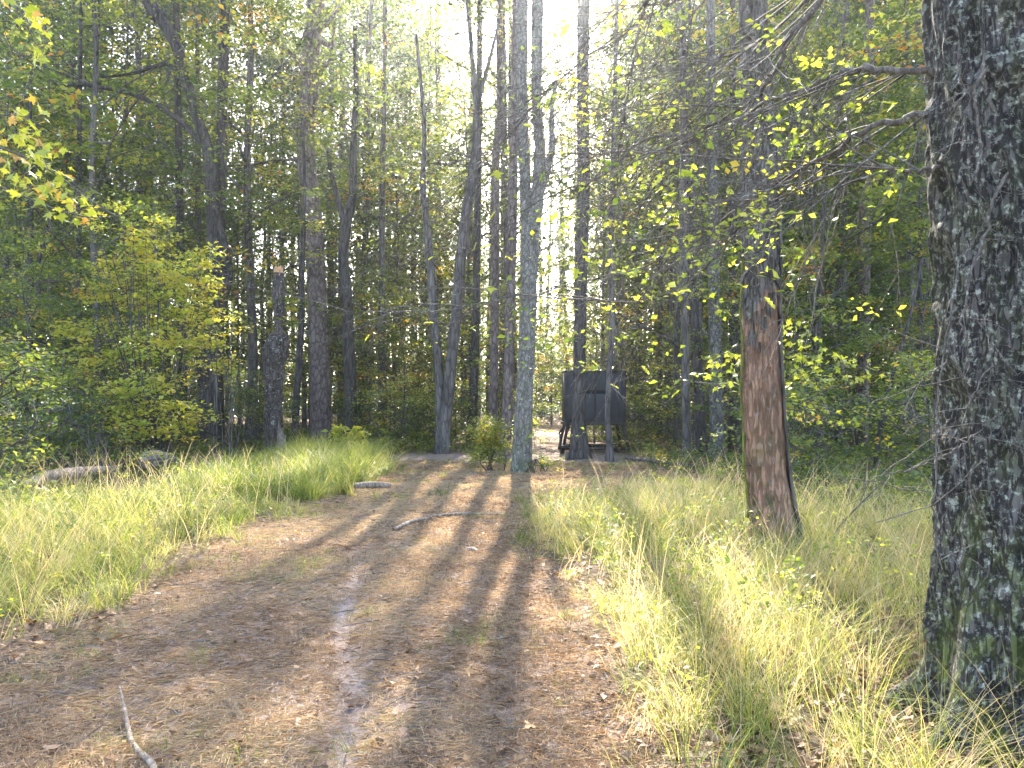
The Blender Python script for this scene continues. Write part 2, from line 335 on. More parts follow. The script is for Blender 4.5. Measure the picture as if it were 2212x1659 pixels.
if HAZE:
    m, nt, N, Lk = newmat('thin_haze')  # haze volume added for a glow towards the sun and a faint bluish veil
    pv = N.new('ShaderNodeVolumePrincipled'); pv.inputs['Color'].default_value = (.86, .92, 1, 1); pv.inputs['Density'].default_value = .0007
    pv.inputs['Anisotropy'].default_value = .82
    out = N.new('ShaderNodeOutputMaterial'); Lk.new(pv.outputs[0], out.inputs['Volume'])
    x0, x1, y0, y1, z0, z1 = -152, 152, -152, 152, -1.2, 40
    V = [(x, y, z) for z in (z0, z1) for y in (y0, y1) for x in (x0, x1)]
    Fc = [(0, 2, 3, 1), (4, 5, 7, 6), (0, 1, 5, 4), (2, 6, 7, 3), (0, 4, 6, 2), (1, 3, 7, 5)]
    o = ob('haze', mesh_of('haze', V, np.array(Fc), m)); tag(o, kind='stuff')

# ------------------------------------------------------------------ trunks
def trunk_mesh(name, pts, rad, mat, seg=20, rings=60, bump=.06, lobes=0, flare=.0, flare_h=.5, fine=0, seed=0, base=None):
    """pts: world points; mesh is stored relative to base (first point)"""
    P = smooth_path(np.column_stack([pts, rad]), rings); r = P[:, 3]; P = P[:, :3]
    base = pts[0] if base is None else base
    t = np.gradient(P, axis=0); t = unit(t)
    u = unit(np.cross(t, np.array([0, 1., 0]))); v = np.cross(t, u)
    a = np.arange(seg) * 2 * math.pi / seg
    L = np.concatenate([[0], np.cumsum(np.linalg.norm(np.diff(P, axis=0), axis=1))])
    A, Z = np.meshgrid(a, L); R = np.repeat(r[:, None], seg, 1)
    c8 = A / (2 * math.pi)
    R = R * (1 + bump * 1.6 * (n2w(c8 * 7 + seed, Z * .8 + seed, 7) - .5) + bump * (n2w(c8 * 16, Z * 2.2 + seed * 3, 16) - .5))
    if flare:
        lob = .45 + .55 * (np.cos(A * lobes + seed + .8 * np.sin(A * 2 + seed)) * .5 + .5) ** 1.5 if lobes else 1
        R = R * (1 + flare * lob * np.exp(-Z / flare_h))
    if fine:
        q = 2 * math.pi * r.mean() / fine; q = max(8, int(q))     # furrows about `fine` metres apart
        w1 = n2w(c8 * q + 1.3 * 0, Z / (fine * 5) + 9, q); w2 = n2w(c8 * q * 2, Z / (fine * 2.2) + 4, q * 2)
        rid = 1 - np.abs(2 * w1 - 1) * 1.6; R = R + fine * .45 * (rid - .3) + fine * .3 * (w2 - .5)
    V = P[:, None] + R[..., None] * (np.cos(A)[..., None] * u[:, None] + np.sin(A)[..., None] * v[:, None])
    V = V.reshape(-1, 3) - base
    i = np.arange(rings - 1)[:, None] * seg; j = np.arange(seg)[None]; j2 = (j + 1) % seg
    Fc = np.stack([i + j, i + j2, i + seg + j2, i + seg + j], -1).reshape(-1, 4)
    V = np.vstack([V, P[-1] - base]); c = len(V) - 1; b0 = (rings - 1) * seg; jj = np.arange(seg)
    cap = np.stack([b0 + jj, b0 + (jj + 1) % seg, np.full(seg, c)], -1)
    return mesh_of(name, V, [Fc, cap], mat, True)

# ------------------------------------------------------------------ shared crowns for trees
def cluster_leaves(centres, per, spread, size, R, tmean, tvar=.19, flat=.5, autumn=.05):
    C = []; T = []
    for c in centres:
        n = max(3, int(per * (.6 + .8 * R.rand())))
        q = R.randn(n, 3) * np.array([1, 1, .38]) * spread * (.6 + .7 * R.rand())
        C.append(c + q); base = tmean + tvar * R.randn()
        if R.rand() < autumn: base = .8 + .12 * R.rand()
        T.append(base + .08 * R.randn(n))
    C = np.concatenate(C); T = np.clip(np.concatenate(T), 0, 1)
    V, Fc = rand_leaves(C, size, R, flat)
    return V, Fc, np.repeat(T, 4)
def make_tree_variant(seed, H, r0, z0, rad, ncl, per, spread, size, tmean, matleaf, autumn=.05, lean=.4, nb=16, seg=9):
    R = np.random.RandomState(seed)
    z = np.linspace(0, H, 8); cx = np.cumsum(R.randn(8) * lean * H / 90); cy = np.cumsum(R.randn(8) * lean * H / 90); cx -= cx[0]; cy -= cy[0]
    pts = np.column_stack([cx, cy, z]); rr = r0 * (1 - .82 * z / H); 
    T = Tubes(); P = smooth_path(np.column_stack([pts, rr]), 26)
    rad_ = P[:, 3] * (1 + .9 * np.exp(-P[:, 2] / (r0 * 1.6))) * (1 + .05 * R.randn(26)); P[0, 2] -= .15
    T.add(P[:, :3], rad_, seg, .5)
    cents = []
    for b in range(nb):
        f = (b + R.rand()) / nb; zz = z0 + (H - z0) * f * .96
        i = min(25, int(zz / H * 25)); p0 = P[i, :3]; az = b * 2.4 + R.rand() * .8
        prof = math.sin(math.pi * min(1, .12 + .88 * f) ** .8) ** .7
        ln = rad * (.35 + .75 * prof) * (.7 + .5 * R.rand())
        d = np.array([math.cos(az), math.sin(az), .25 + .5 * R.rand()]); k = np.linspace(0, 1, 6)[:, None]
        q = p0 + d * ln * k + np.array([0, 0, .12 * ln]) * k * (1 - k) + R.randn(6, 3) * ln * .03 * k
        T.add(q, np.linspace(max(.012, P[i, 3] * .42), .008, 6), 4, .5, False)
        for s in range(3):
            a = q[2 + R.randint(3)]; e = a + (R.randn(3) * .35 + d * .3) * ln * .6
            T.add(np.array([a, (a + e) / 2 + R.randn(3) * .05, e]), np.array([.014, .01, .005]) * (1 + H / 20), 3, .5, False)
        for s in range(max(1, ncl // nb)):
            u = .25 + .8 * R.rand() ** .7
            cents.append(p0 + d * ln * u + R.randn(3) * np.array([.32, .32, .2]) * ln * (.5 + .4 * u))
    cents = np.array(cents); cents[:, 2] = np.maximum(cents[:, 2], .15)
    V, Fc, tt = cluster_leaves(cents, per, spread, size, R, tmean, autumn=autumn)
    return T.mesh('trunk', M['bark_far']), mesh_of('crown', V, Fc, M[matleaf], False, {'tint': tt}), H
VAR = {'canopy': [], 'sparse': [], 'mid': [], 'sapling': [], 'shrub': []}
for s in range(4): VAR['canopy'].append(make_tree_variant(100 + s, 29 + 2 * s, .24, 6 + s, 5.0, 240, 100, .66, .17, .45, 'leaf_dark', .07, nb=26))
for s in range(3): VAR['sparse'].append(make_tree_variant(200 + s, 24 + 2 * s, .2, 7.5, 3.6, 110, 45, .42, .12, .45, 'leaf', .08, nb=20))
for s in range(4): VAR['mid'].append(make_tree_variant(300 + s, 9 + 1.5 * s, .085, 1.6, 2.7, 150, 55, .32, .105, .40, 'leaf', .07, nb=20))
for s in range(3): VAR['sapling'].append(make_tree_variant(400 + s, 4.2 + .9 * s, .035, .5, 1.5, 70, 42, .2, .085, .48, 'leaf', .07, nb=14, seg=6))
for s in range(3): VAR['shrub'].append(make_tree_variant(500 + s, 1.5 + .4 * s, .018, .1, .9, 50, 30, .16, .07, .50, 'leaf', .05, nb=12, seg=5))

def plant(kind, i, x, y, name, label, cat, group, sc=1., rz=0., crown=True):
    tm, cm, H = VAR[kind][i % len(VAR[kind])]
    e = thing(name, (x, y, float(gz(x, y)) - .03), label, cat, group, rz); e.scale = (sc, sc, sc)
    ob('trunk', tm, e)
    if crown: ob('crown', cm, e)
    return e

# ------------------------------------------------------------------ trees the photograph shows one by one (display px x, y, width)
taken = []
def traced(name, label, d, stems, mat, base_xy=None, crown=None, crown_z=0, csc=1., seg=18, flare=.35, flare_h=.35, lobes=4, group=None, extend=None, crz=0., bump=.06, fine=0, cat='tree'):
    x0, y0, w0 = stems[0][0]
    bp = D(x0, y0, d); bp[2] = float(gz(bp[0], bp[1])) - .06
    e = thing(name, bp, label, cat, group); taken.append((bp[0], bp[1], 1.2))
    for k, st in enumerate(stems):
        pts = np.array([D(a, b, d) for a, b, _ in st]); rad = np.array([c * K / F * d / 2 for _, _, c in st])
        if k == 0: pts[0] = bp
        # a little depth wander so that stems are not in one plane
        h = pts[:, 2] - pts[0, 2]; ph = (x0 * .013) % 6.28
        pts[:, 1] += .02 * h * math.sin(ph + k * 2) + (.06 * h * (1 if k % 2 else -1) if k else 0)
        if k: pts[0, 1] = d
        if st[-1][1] <= 10:     # stem leaves the top of the frame: carry on upwards
            top = extend or 20; dirv = unit(pts[-1] - pts[-2]); dirv = unit(dirv + np.array([0, 0, .8])); n = 3
            z = pts[-1, 2]
            if top > z + 1:
                for q in range(1, n + 1):
                    pts = np.vstack([pts, pts[-1] + dirv * (top - z) / n]); rad = np.append(rad, rad[-1] * .72)
        me = trunk_mesh('stem', pts, rad, mat, seg, 70, bump, lobes if k == 0 else 0, flare if k == 0 else 0, flare_h, fine, seed=(k + x0) % 7, base=bp)
        o = ob('trunk' if k == 0 else 'limb', me, e)
        last = pts
    if crown:
        tm, cm, H = VAR[crown[0]][crown[1]]
        o = ob('crown', cm, e); top = last[-1]
        o.location = (0, 0, crown_z); o.scale = (csc, csc, csc); o.rotation_euler = (0, 0, crz)
    return e

traced('forked_sapling', 'slender dark tree forking at head height by the left edge', 24, [[(56, 968, 22), (60, 860, 20), (63, 700, 18), (62, 600, 14), (62, 480, 12), (58, 300, 9), (60, 150, 7)], [(63, 710, 12), (80, 670, 11), (78, 560, 9), (100, 470, 6)], [(60, 780, 9), (20, 640, 6), (-5, 560, 4)]], M['bark_dark'], crown=('mid', 1), csc=.95, cat='tree')
traced('slim_tree', 'thin straight dark tree right of the forked sapling at the left edge', 25, [[(160, 962, 17), (163, 850, 15), (165, 700, 14), (166, 500, 11), (165, 200, 9), (166, 0, 7)]], M['bark_dark'], crown=('sparse', 0), extend=16, crz=1)
traced('forked_oak', 'big dark oak with leaning stem and long limb reaching left, behind the bright shrub', 25, [
    [(458, 962, 50), (460, 880, 42), (462, 740, 40), (472, 640, 38), (468, 555, 34), (460, 420, 28), (452, 330, 24), (430, 262, 22), (406, 180, 22), (384, 104, 24), (350, 40, 28), (323, 0, 28)],
    [(470, 620, 26), (470, 480, 22), (469, 300, 22), (468, 150, 22), (468, 0, 20)],
    [(470, 660, 26), (492, 610, 22), (494, 560, 18), (482, 500, 14), (470, 440, 10)],
    [(452, 330, 16), (430, 302, 14), (382, 257, 13), (312, 212, 11), (243, 191, 9), (156, 180, 7), (80, 192, 4)],
    [(400, 180, 9), (360, 140, 8), (290, 158, 6), (220, 168, 4)]],
    M['bark_dark'], crown=('sparse', 0), crown_z=7, extend=30, flare=.25, crz=2)
traced('upright_tree', 'straight dark tree just left of the forked oak, crossing its leaning stem', 27, [[(396, 950, 20), (395, 800, 18), (394, 600, 17), (392, 400, 15), (390, 200, 14), (388, 0, 13)]], M['bark_dark'], crown=('sparse', 1), extend=27, crown_z=6)
pine = traced('pine_tree', 'thick purplish-grey pine right of the broken snag, dead limbs up high', 27, [
    [(695, 955, 50), (694, 900, 47), (690, 780, 43), (683, 600, 40), (676, 470, 38), (664, 380, 38), (658, 300, 38), (666, 220, 37), (670, 150, 37), (673, 80, 38), (680, 0, 38)],
    [(668, 150, 13), (640, 125, 11), (610, 100, 9), (584, 80, 6), (570, 60, 4)],
    [(674, 85, 16), (690, 65, 14), (712, 45, 10), (728, 20, 8), (735, 0, 6)],
    [(672, 165, 10), (690, 150, 9), (708, 135, 8), (722, 110, 6), (724, 70, 4)],
    [(680, 60, 16), (690, 85, 12), (715, 95, 9), (722, 60, 6)]],
    M['bark_pine'], crown=('sparse', 2), extend=31, flare=.15, crown_z=9)
traced('thin_tree', 'thin dark tree in the gap between the broken snag and the thick pine', 25, [[(636, 945, 16), (642, 820, 14), (650, 700, 13), (651, 580, 11), (655, 400, 8), (650, 250, 5)]], M['bark_dark'], crown=('mid', 2), crown_z=3)
traced('dark_forked_tree', 'dark tree with a Y fork right of the thick pine', 26, [[(756, 955, 28), (757, 850, 26), (750, 650, 24), (742, 560, 22), (748, 490, 22), (763, 420, 18), (764, 320, 15), (770, 200, 12), (768, 60, 9)], [(748, 500, 14), (732, 440, 12), (716, 380, 10), (706, 320, 8)]], M['bark_dark'], crown=('sparse', 0), crown_z=4, crz=3)
traced('slim_tree', 'slim grey-brown tree between the dark Y fork and the leaning V pair', 30, [[(825, 945, 17), (826, 800, 16), (826, 600, 14), (828, 400, 12), (832, 200, 10), (835, 0, 8)]], M['bark_far'], crown=('sparse', 1), extend=22, crz=2)
traced('leaning_twin_tree', 'twin-stemmed leaning tree spreading in a V from one base left of the path', 22, [
    [(955, 975, 36), (957, 930, 32), (965, 880, 26), (975, 780, 24), (985, 690, 24), (996, 555, 23), (1006, 468, 22), (1020, 382, 20), (1027, 312, 18), (1030, 236, 15), (1023, 156, 10), (1013, 52, 8), (1008, 0, 7)],
    [(955, 950, 28), (950, 860, 22), (943, 760, 20), (935, 680, 19), (926, 560, 17), (915, 450, 14), (908, 380, 12), (910, 250, 9), (890, 40, 7)],
    [(1030, 240, 11), (1041, 194, 9), (1058, 132, 8), (1079, 52, 6)]], M['bark_far'], crown=('canopy', 1), extend=23, flare=.3, crown_z=8, csc=.68)  # dense crown added above the frame to dapple the path with shade
traced('slim_tree', 'dark slim tree between the leaning V pair and the two close pines', 27, [[(1018, 948, 22), (1022, 850, 20), (1028, 700, 17), (1030, 500, 15), (1034, 250, 13), (1036, 0, 12)]], M['bark_dark'], extend=24, crown=('sparse', 2), crown_z=6, csc=.9)  # crown added over the path for dappled shade, kept thin for sun
traced('straight_pine', 'left one of two close straight pines behind the round green bush', 24, [[(1063, 965, 20), (1066, 880, 19), (1068, 700, 19), (1070, 500, 18), (1072, 320, 17), (1079, 270, 16), (1080, 120, 15), (1079, 0, 14)]], M['bark_pine'], extend=22, crown=('sparse', 1), crown_z=5, csc=.8, flare=.15)
traced('straight_pine', 'right one of two close straight pines, beside the central grey tree', 22, [[(1090, 980, 26), (1096, 880, 23), (1101, 700, 21), (1106, 520, 20), (1110, 300, 18), (1113, 100, 16), (1114, 0, 15)]], M['bark_pine'], extend=22, crown=('sparse', 2), crown_z=6, csc=.75, flare=.15)
traced('central_grey_tree', 'tall grey-barked tree forking high up, standing at the middle of the clearing', 16, [
    [(1126, 1022, 44), (1128, 985, 42), (1131, 900, 37), (1136, 800, 35), (1141, 677, 34), (1144, 560, 36), (1146, 490, 38), (1136, 420, 24), (1131, 312, 22), (1128, 173, 22), (1128, 0, 24)],
    [(1150, 500, 28), (1160, 440, 26), (1166, 312, 22), (1160, 208, 22), (1162, 0, 24)],
    [(1164, 430, 17), (1180, 370, 15), (1192, 320, 13), (1190, 250, 9), (1200, 180, 6)],
    [(1131, 250, 7), (1100, 200, 5), (1060, 150, 3)]], M['bark_grey'], extend=17, flare=.25, lobes=5, seg=28, fine=.05)
traced('dark_footed_tree', 'dark-footed tree with flaring roots standing in front of the box stand', 20.4, [
    [(1250, 982, 40), (1250, 930, 32), (1251, 886, 28), (1252, 747, 26), (1254, 600, 27), (1256, 504, 28), (1260, 382, 26), (1258, 243, 24), (1259, 100, 25), (1259, 0, 25)]], M['bark_dark'], extend=20, flare=.7, flare_h=.22, lobes=5, seg=24, fine=.05)
traced('thin_tree', 'thin crooked tree hugging the right half of the box stand', 19.6, [[(1317, 992, 17), (1316, 950, 13), (1312, 900, 12), (1316, 800, 12), (1322, 700, 13), (1318, 560, 12), (1322, 400, 11), (1326, 200, 9), (1330, 0, 8)], [(1316, 800, 7), (1330, 760, 6), (1338, 690, 5)]], M['bark_far'], extend=12, flare=.35)
spec = [(1425, 925, 10, 30, 'slim'), (1482, 992, 18, 19.5, 'a'), (1515, 978, 22, 21, 'b'), (1549, 996, 30, 19.2, 'c'), (1585, 970, 20, 22, 'd'), (1461, 950, 13, 26, 'e')]
labs = {'slim': 'slimmest trunk right of the box stand, a little behind the others',
        'a': 'dark trunk at the clearing edge, just left of the leaning black trunk',
        'b': 'almost black trunk leaning slightly left, beside the thick lichen-grey trunk',
        'c': 'thick lichen-grey trunk, nearest of the cluster left of the red-barked tree',
        'd': 'dark trunk squeezed between the lichen-grey trunk and the red-barked tree',
        'e': 'narrow grey trunk half hidden behind the cluster right of the box stand'}
for x, yb, wd, d, k in spec:
    ln = {'b': -26, 'a': -4, 'c': -6}.get(k, 2)
    traced('woodland_tree', labs[k], d, [[(x, yb, wd * 1.15), (x + ln * .1, 880, wd), (x + ln * .5, 700, wd * .93), (x + ln, 500, wd * .85), (x + ln * 1.3, 250, wd * .7), (x + ln * 1.5, 0, wd * .6)]],
           M['bark_lichen'] if k == 'c' else (M['bark_far'] if k in 'ae' else M['bark_dark']), extend=18, crown=None if k in 'c' else ('sparse', int(x) % 3), crown_z=2, crz=x)
traced('thin_tree', 'very thin dark tree right of the red-barked tree, nearly leafless below', 19, [[(1762, 998, 12), (1764, 900, 10), (1768, 700, 8), (1772, 560, 7), (1775, 400, 5)]], M['bark_dark'])
traced('woodland_tree', 'grey-brown trunk left of the tall bluish pine, behind the bright maple leaves', 26, [[(1806, 955, 22), (1808, 850, 21), (1812, 650, 20), (1815, 450, 19), (1816, 250, 17), (1818, 0, 15)]], M['bark_far'], crown=('sparse', 1), extend=20)
traced('pine_tree', 'tall straight bluish pine between the bright maple leaves and the lichened oak', 25, [[(1862, 960, 27), (1862, 850, 25), (1863, 700, 24), (1865, 500, 23), (1868, 300, 21), (1871, 120, 20), (1872, 0, 18)]], M['bark_pine'], extend=22, crown=('sparse', 2), crown_z=5, flare=.15)
traced('slim_tree', 'slim tree with a bent stem beside the lichened oak, deep in shade', 22, [[(1985, 975, 13), (1988, 800, 11), (1990, 600, 10), (1992, 400, 8), (1980, 250, 6)]], M['bark_dark'], crown=('mid', 0), crown_z=2)
traced('woodland_tree', 'dark trunk mostly hidden behind the left side of the lichened oak', 17, [[(2034, 1020, 30), (2036, 850, 26), (2037, 600, 24), (2038, 300, 22), (2036, 0, 20)]], M['bark_dark'], extend=16, crown=('sparse', 1), crown_z=0)
traced('leaning_sapling', 'bare leaning sapling slanting right, between the tall bluish pine and the lichened oak', 16, [[(1888, 1000, 9), (1905, 900, 8), (1930, 800, 7), (1962, 690, 6), (1990, 560, 4)]], M['bark_dark'])

# snag with broken orange top
def snag():
    d = 20.8; bp = D(590, 990, d); bp[2] = float(gz(bp[0], bp[1])) - .06; taken.append((bp[0], bp[1], 1.2))
    e = thing('broken_snag', bp, 'dead broken-off snag with a swollen crook and an orange torn top', 'dead tree')
    st = [(588, 990, 44), (590, 930, 40), (592, 870, 38), (590, 800, 42), (594, 762, 52), (602, 735, 46), (606, 710, 28), (602, 650, 26), (602, 620, 24), (603, 590, 24)]
    pts = np.array([D(a, b, d) for a, b, _ in st]); pts[0] = bp; rad = np.array([c * K / F * d / 2 for _, _, c in st])
    ob('trunk', trunk_mesh('snag', pts, rad, M['bark_snag'], 26, 90, .22, 3, .2, .3, .05, 2, bp), e)
    a, b = D(590, 800, d), D(574, 768, d)
    ob('knob', trunk_mesh('knob', np.array([a, (a + b) / 2, b]), np.array([.16, .14, .06]), M['bark_snag'], 14, 14, .25, seed=3, base=bp), e)
    a, b = D(604, 760, d), D(620, 728, d)
    ob('knob', trunk_mesh('knob', np.array([a, (a + b) / 2, b]), np.array([.15, .14, .05]), M['bark_snag'], 14, 14, .25, seed=4, base=bp), e)
    T = Tubes(); top = D(603, 592, d) - bp; R = np.random.RandomState(5)
    for k in range(26):
        a = k * 2.4; r = .11 * math.sqrt((k + .5) / 26); p = top + np.array([r * math.cos(a), r * math.sin(a), -.05])
        h = .08 + .22 * R.rand(); T.add(np.array([p, p + [0, 0, h * .6], p + [R.randn() * .02, R.randn() * .02, h]]), np.array([.035, .026, .004]), 5)
    ob('torn_top', T.mesh('torn_top', M['orange_wood'], False), e)
    # sprays of leaves growing from the snag
    C = np.array([D(x, y, d) - bp for x, y in ((618, 650), (628, 668), (622, 690), (612, 705), (585, 655), (604, 715), (630, 700))])
    V, Fc, tt = cluster_leaves(C, 26, .13, .13, np.random.RandomState(6), .55)
    ob('leaf_spray', mesh_of('leaf_spray', V, Fc, M['leaf'], False, {'tint': tt}), e)
    # split pale wood at foot
    T = Tubes()
    for k in range(6):
        x = 600 + k * 3; a = D(x, 985, d - .5) - bp; b = D(x + 2, 905 + 6 * k + R.rand() * 10, d - .38) - bp; T.add(np.array([a, (a + b) / 2, b]), np.array([.04, .03, .008]), 4)
    ob('split_wood', T.mesh('split_wood', M['dead_wood'], False), e)
snag()

# red-barked tree
def red_tree():
    d = 7.4; st = [(1682, 1212, 112), (1672, 1150, 102), (1660, 1070, 92), (1652, 980, 86), (1646, 880, 82), (1642, 760, 78), (1642, 640, 76), (1643, 520, 75), (1641, 400, 72), (1636, 260, 68), (1630, 100, 62), (1626, -60, 58), (1622, -400, 50), (1618, -900, 40), (1610, -1500, 20)]
    bp = D(1682, 1212, d); bp[2] = float(gz(bp[0], bp[1])) - .08; taken.append((bp[0], bp[1], .5))
    e = thing('red_barked_tree', bp, 'tree with peeled red-brown lower trunk, standing in the tall grass', 'tree')
    pts = np.array([D(a, b, d) for a, b, _ in st]); pts[0] = bp; rad = np.array([c * K / F * d / 2 for _, _, c in st])
    ob('trunk', trunk_mesh('trunk', pts, rad, M['bark_red'], 150, 620, .10, 4, .34, .16, .03, 5, bp), e)
    # ribs of bark standing proud on the right flank
    T = Tubes(); R = np.random.RandomState(9)
    for k in range(7):
        ph = -.25 + .09 * k; y0 = 1180 - 60 * R.rand(); y1 = 300 + 60 * R.rand(); L = []
        for q in np.linspace(0, 1, 24):
            yy = y0 + (y1 - y0) * q; cx = np.interp(-yy, [-s[1] for s in st], [s[0] for s in st]); ww = np.interp(-yy, [-s[1] for s in st], [s[2] for s in st]) * K / F * d / 2
            c = D(cx, yy, d); a = ph + .1 * math.sin(q * 9 + k); L.append(c + np.array([math.cos(a) * ww * .98, -math.sin(a + .45) * ww * .98, 0]) - bp)
        T.add(np.array(L), .011 + .006 * R.rand(24), 6)
    ob('bark_rib', T.mesh('bark_rib', M['bark_far']), e)
    for k in range(22):      # torn lips of bark where the trunk is peeled
        a = 3.3 + 2.9 * k / 22; z = 2.15 + .35 * R.rand() - .25 * math.cos(a * 3); c = D(1643, HOR / K - (z - CAMZ) * F / d / K, d); w = 78 * K / F * d / 2
        o_ = np.array([math.cos(a), math.sin(a), 0]); ln = .08 + .16 * R.rand()
        q = np.array([c + o_ * w * 1.0 + [0, 0, ln], c + o_ * w * 1.03 + [0, 0, ln * .4], c + o_ * (w * 1.06 + .01 * R.rand()), c + o_ * (w * 1.09 + .03 * R.rand()) - [0, 0, ln * .3]]) - bp
        T5 = Tubes(); T5.add(q, np.array([.016, .018, .013, .003]), 5); ob('bark_flake', T5.mesh('bark_flake', M['bark_far']), e)
    # limb stubs
    for (x, y, x2, y2, w1) in ((1660, 410, 1700, 392, 22), (1640, 230, 1600, 205, 16), (1630, 100, 1600, 60, 16)):
        a, b = D(x, y, d), D(x2, y2, d - .2)
        ob('branch_stub', trunk_mesh('branch_stub', np.array([a, (a + b) / 2 + [0, 0, .01], b]), np.array([w1, w1 * .8, w1 * .4]) * K / F * d / 2, M['bark_red'], 12, 12, .12, seed=2, base=bp), e)
    # upper limbs, above the frame
    for k in range(9):
        z = 5.5 + k * .9; c = D(1622, HOR / K - (z - CAMZ) * F / d / K, d); a = k * 2.3; ln = 2.4 - .12 * k
        v = np.array([math.cos(a), math.sin(a), .6]); q = np.array([c - bp + v * ln * t for t in (0, .35, .7, 1)])
        T2 = Tubes(); T2.add(q, np.array([.05, .035, .022, .008]), 6); ob('limb', T2.mesh('limb', M['bark_far']), e)
    # moss-covered vine on the left flank
    v = thing('mossy_vine', bp, 'mossy yellow-green vine clinging to the left side of the red-barked trunk', 'vine')
    T3 = Tubes(); L = []
    for q in np.linspace(0, 1, 40):
        yy = 560 + 560 * q; cx = np.interp(-yy, [-s[1] for s in st][::1], [s[0] for s in st]); ww = np.interp(-yy, [-s[1] for s in st], [s[2] for s in st]) * K / F * d / 2
        c = D(cx, yy, d); L.append(c + np.array([-ww * 1.06 - .006 + .012 * math.sin(q * 22), -.03 + .02 * math.sin(q * 13), 0]) - bp)
    T3.add(np.array(L), .011 + .005 * np.sin(np.arange(40) * 1.7), 6)
    ob('stem', T3.mesh('stem', bark('vine_moss', (.10, .12, .02), (.30, .32, .06), 40, .5, .6, .005)), v)
    rl = []
    T4 = Tubes()
    for k in range(40):
        a = L[rnd.randrange(39)]; b = a + np.array([rnd.uniform(.0, .09), -.05, rnd.uniform(-.05, .08)]); T4.add(np.array([a, (a + b) / 2 + [.0, -.03, 0], b]), .0025, 3)
    tag(ob('rootlet', T4.mesh('rootlet', M['twig']), v), kind='stuff')
red_tree()

# ------------------------------------------------------------------ near leaves
def maple_mesh(seed=0):
    R = np.random.RandomState(seed); V = [(0, 0, 0)]
    lobes = [(-2.35, .42), (-1.75, .30), (-1.25, .78), (-.8, .42), (-.35, .62), (0, 1.0), (.35, .62), (.8, .42), (1.25, .78), (1.75, .30), (2.35, .42)]
    prof = [(-2.7, .2), (-2.25, .45), (-1.85, .34), (-1.35, .85), (-1.1, .72), (-.85, .40), (-.62, .62), (-.28, .60), (-.1, .85), (0, 1.08), (.1, .85), (.28, .60), (.62, .62), (.85, .40), (1.1, .72), (1.35, .85), (1.85, .34), (2.25, .45), (2.7, .2)]
    for a, r in prof:
        r *= 1 + .12 * R.randn() * .6; x, y = math.sin(a) * r, math.cos(a) * r
        V.append((x, y, -.16 * r * r + .10 * abs(x) + .04 * R.randn()))
    n = len(V); Fc = [(0, i, i + 1) for i in range(1, n - 1)]
    V = np.array(V) * .5
    s = len(V); V = np.vstack([V, [(-.012, 0, 0), (.012, 0, 0), (0, -.55, .12)]]); Fc.append((s, s + 1, s + 2))
    return V, np.array(Fc)
MAPLE = []
for k in range(6):
    V, Fc = maple_mesh(k); MAPLE.append(mesh_of('leaf', V, Fc, M['maple'], False, {'tint': np.full(len(V), (.15, .35, .5, .6, .75, .97)[k])}))
def oak_leaf(seed):
    R = np.random.RandomState(seed); V = [(0, -.5, 0)]; L = []
    for i, t in enumerate(np.linspace(-.4, .5, 8)):
        w = (.20 if i % 2 else .09) * (1 - .5 * abs(t)) if i < 7 else .03
        L.append((w, t))
    V += [(w, t, .03 + .3 * w) for w, t in L]; V += [(0, .52, -.05)]; V += [(-w, t, .03 + .3 * w) for w, t in L[::-1]]
    mid = len(V); V += [(0, 0, -.02)]; n = mid
    return np.array(V), np.array([(mid, i, (i + 1) % n) for i in range(n)])
for k in range(3):
    V, Fc = oak_leaf(k); MAPLE.append(mesh_of('leaf', V, Fc, M['maple'], False, {'tint': np.full(len(V), (.45, .65, .9)[k])}))
def put_leaf(parent, base, p, size, R, kinds, droop=.5, name='leaf'):
    o = bpy.data.objects.new(name, MAPLE[kinds[R.randint(len(kinds))]]); COL.objects.link(o); o.parent = parent
    o.location = p - base; o.scale = (size, size, size)
    o.rotation_euler = (R.randn() * .55 - droop, R.randn() * .55, R.rand() * 6.28); return o

def twig_spray(T, p, d, ln, r, R, lv, sag=.25, ends=None, kids=4, sides=4, wob=.13):
    n = 6; q = [p]; v = unit(np.asarray(d, float)); 
    for i in range(n):
        v = unit(v + R.randn(3) * wob + np.array([0, 0, -sag * .12])); q.append(q[-1] + v * ln / n)
    q = np.array(q); T.add(q, np.linspace(r, max(.0011, r * .35), n + 1), sides if lv else 3, .5, False)
    if ends is not None and lv <= 1: ends.extend(q[3:])
    if lv > 0:
        for k in range(kids):
            i = 1 + R.randint(n - 1); w = unit(v * .8 + R.randn(3) * .5); twig_spray(T, q[i], w, ln * (.4 + .3 * R.rand()), max(.0012, r * .55), R, lv - 1, sag, ends, max(2, kids - 1), 3, wob)
    return q

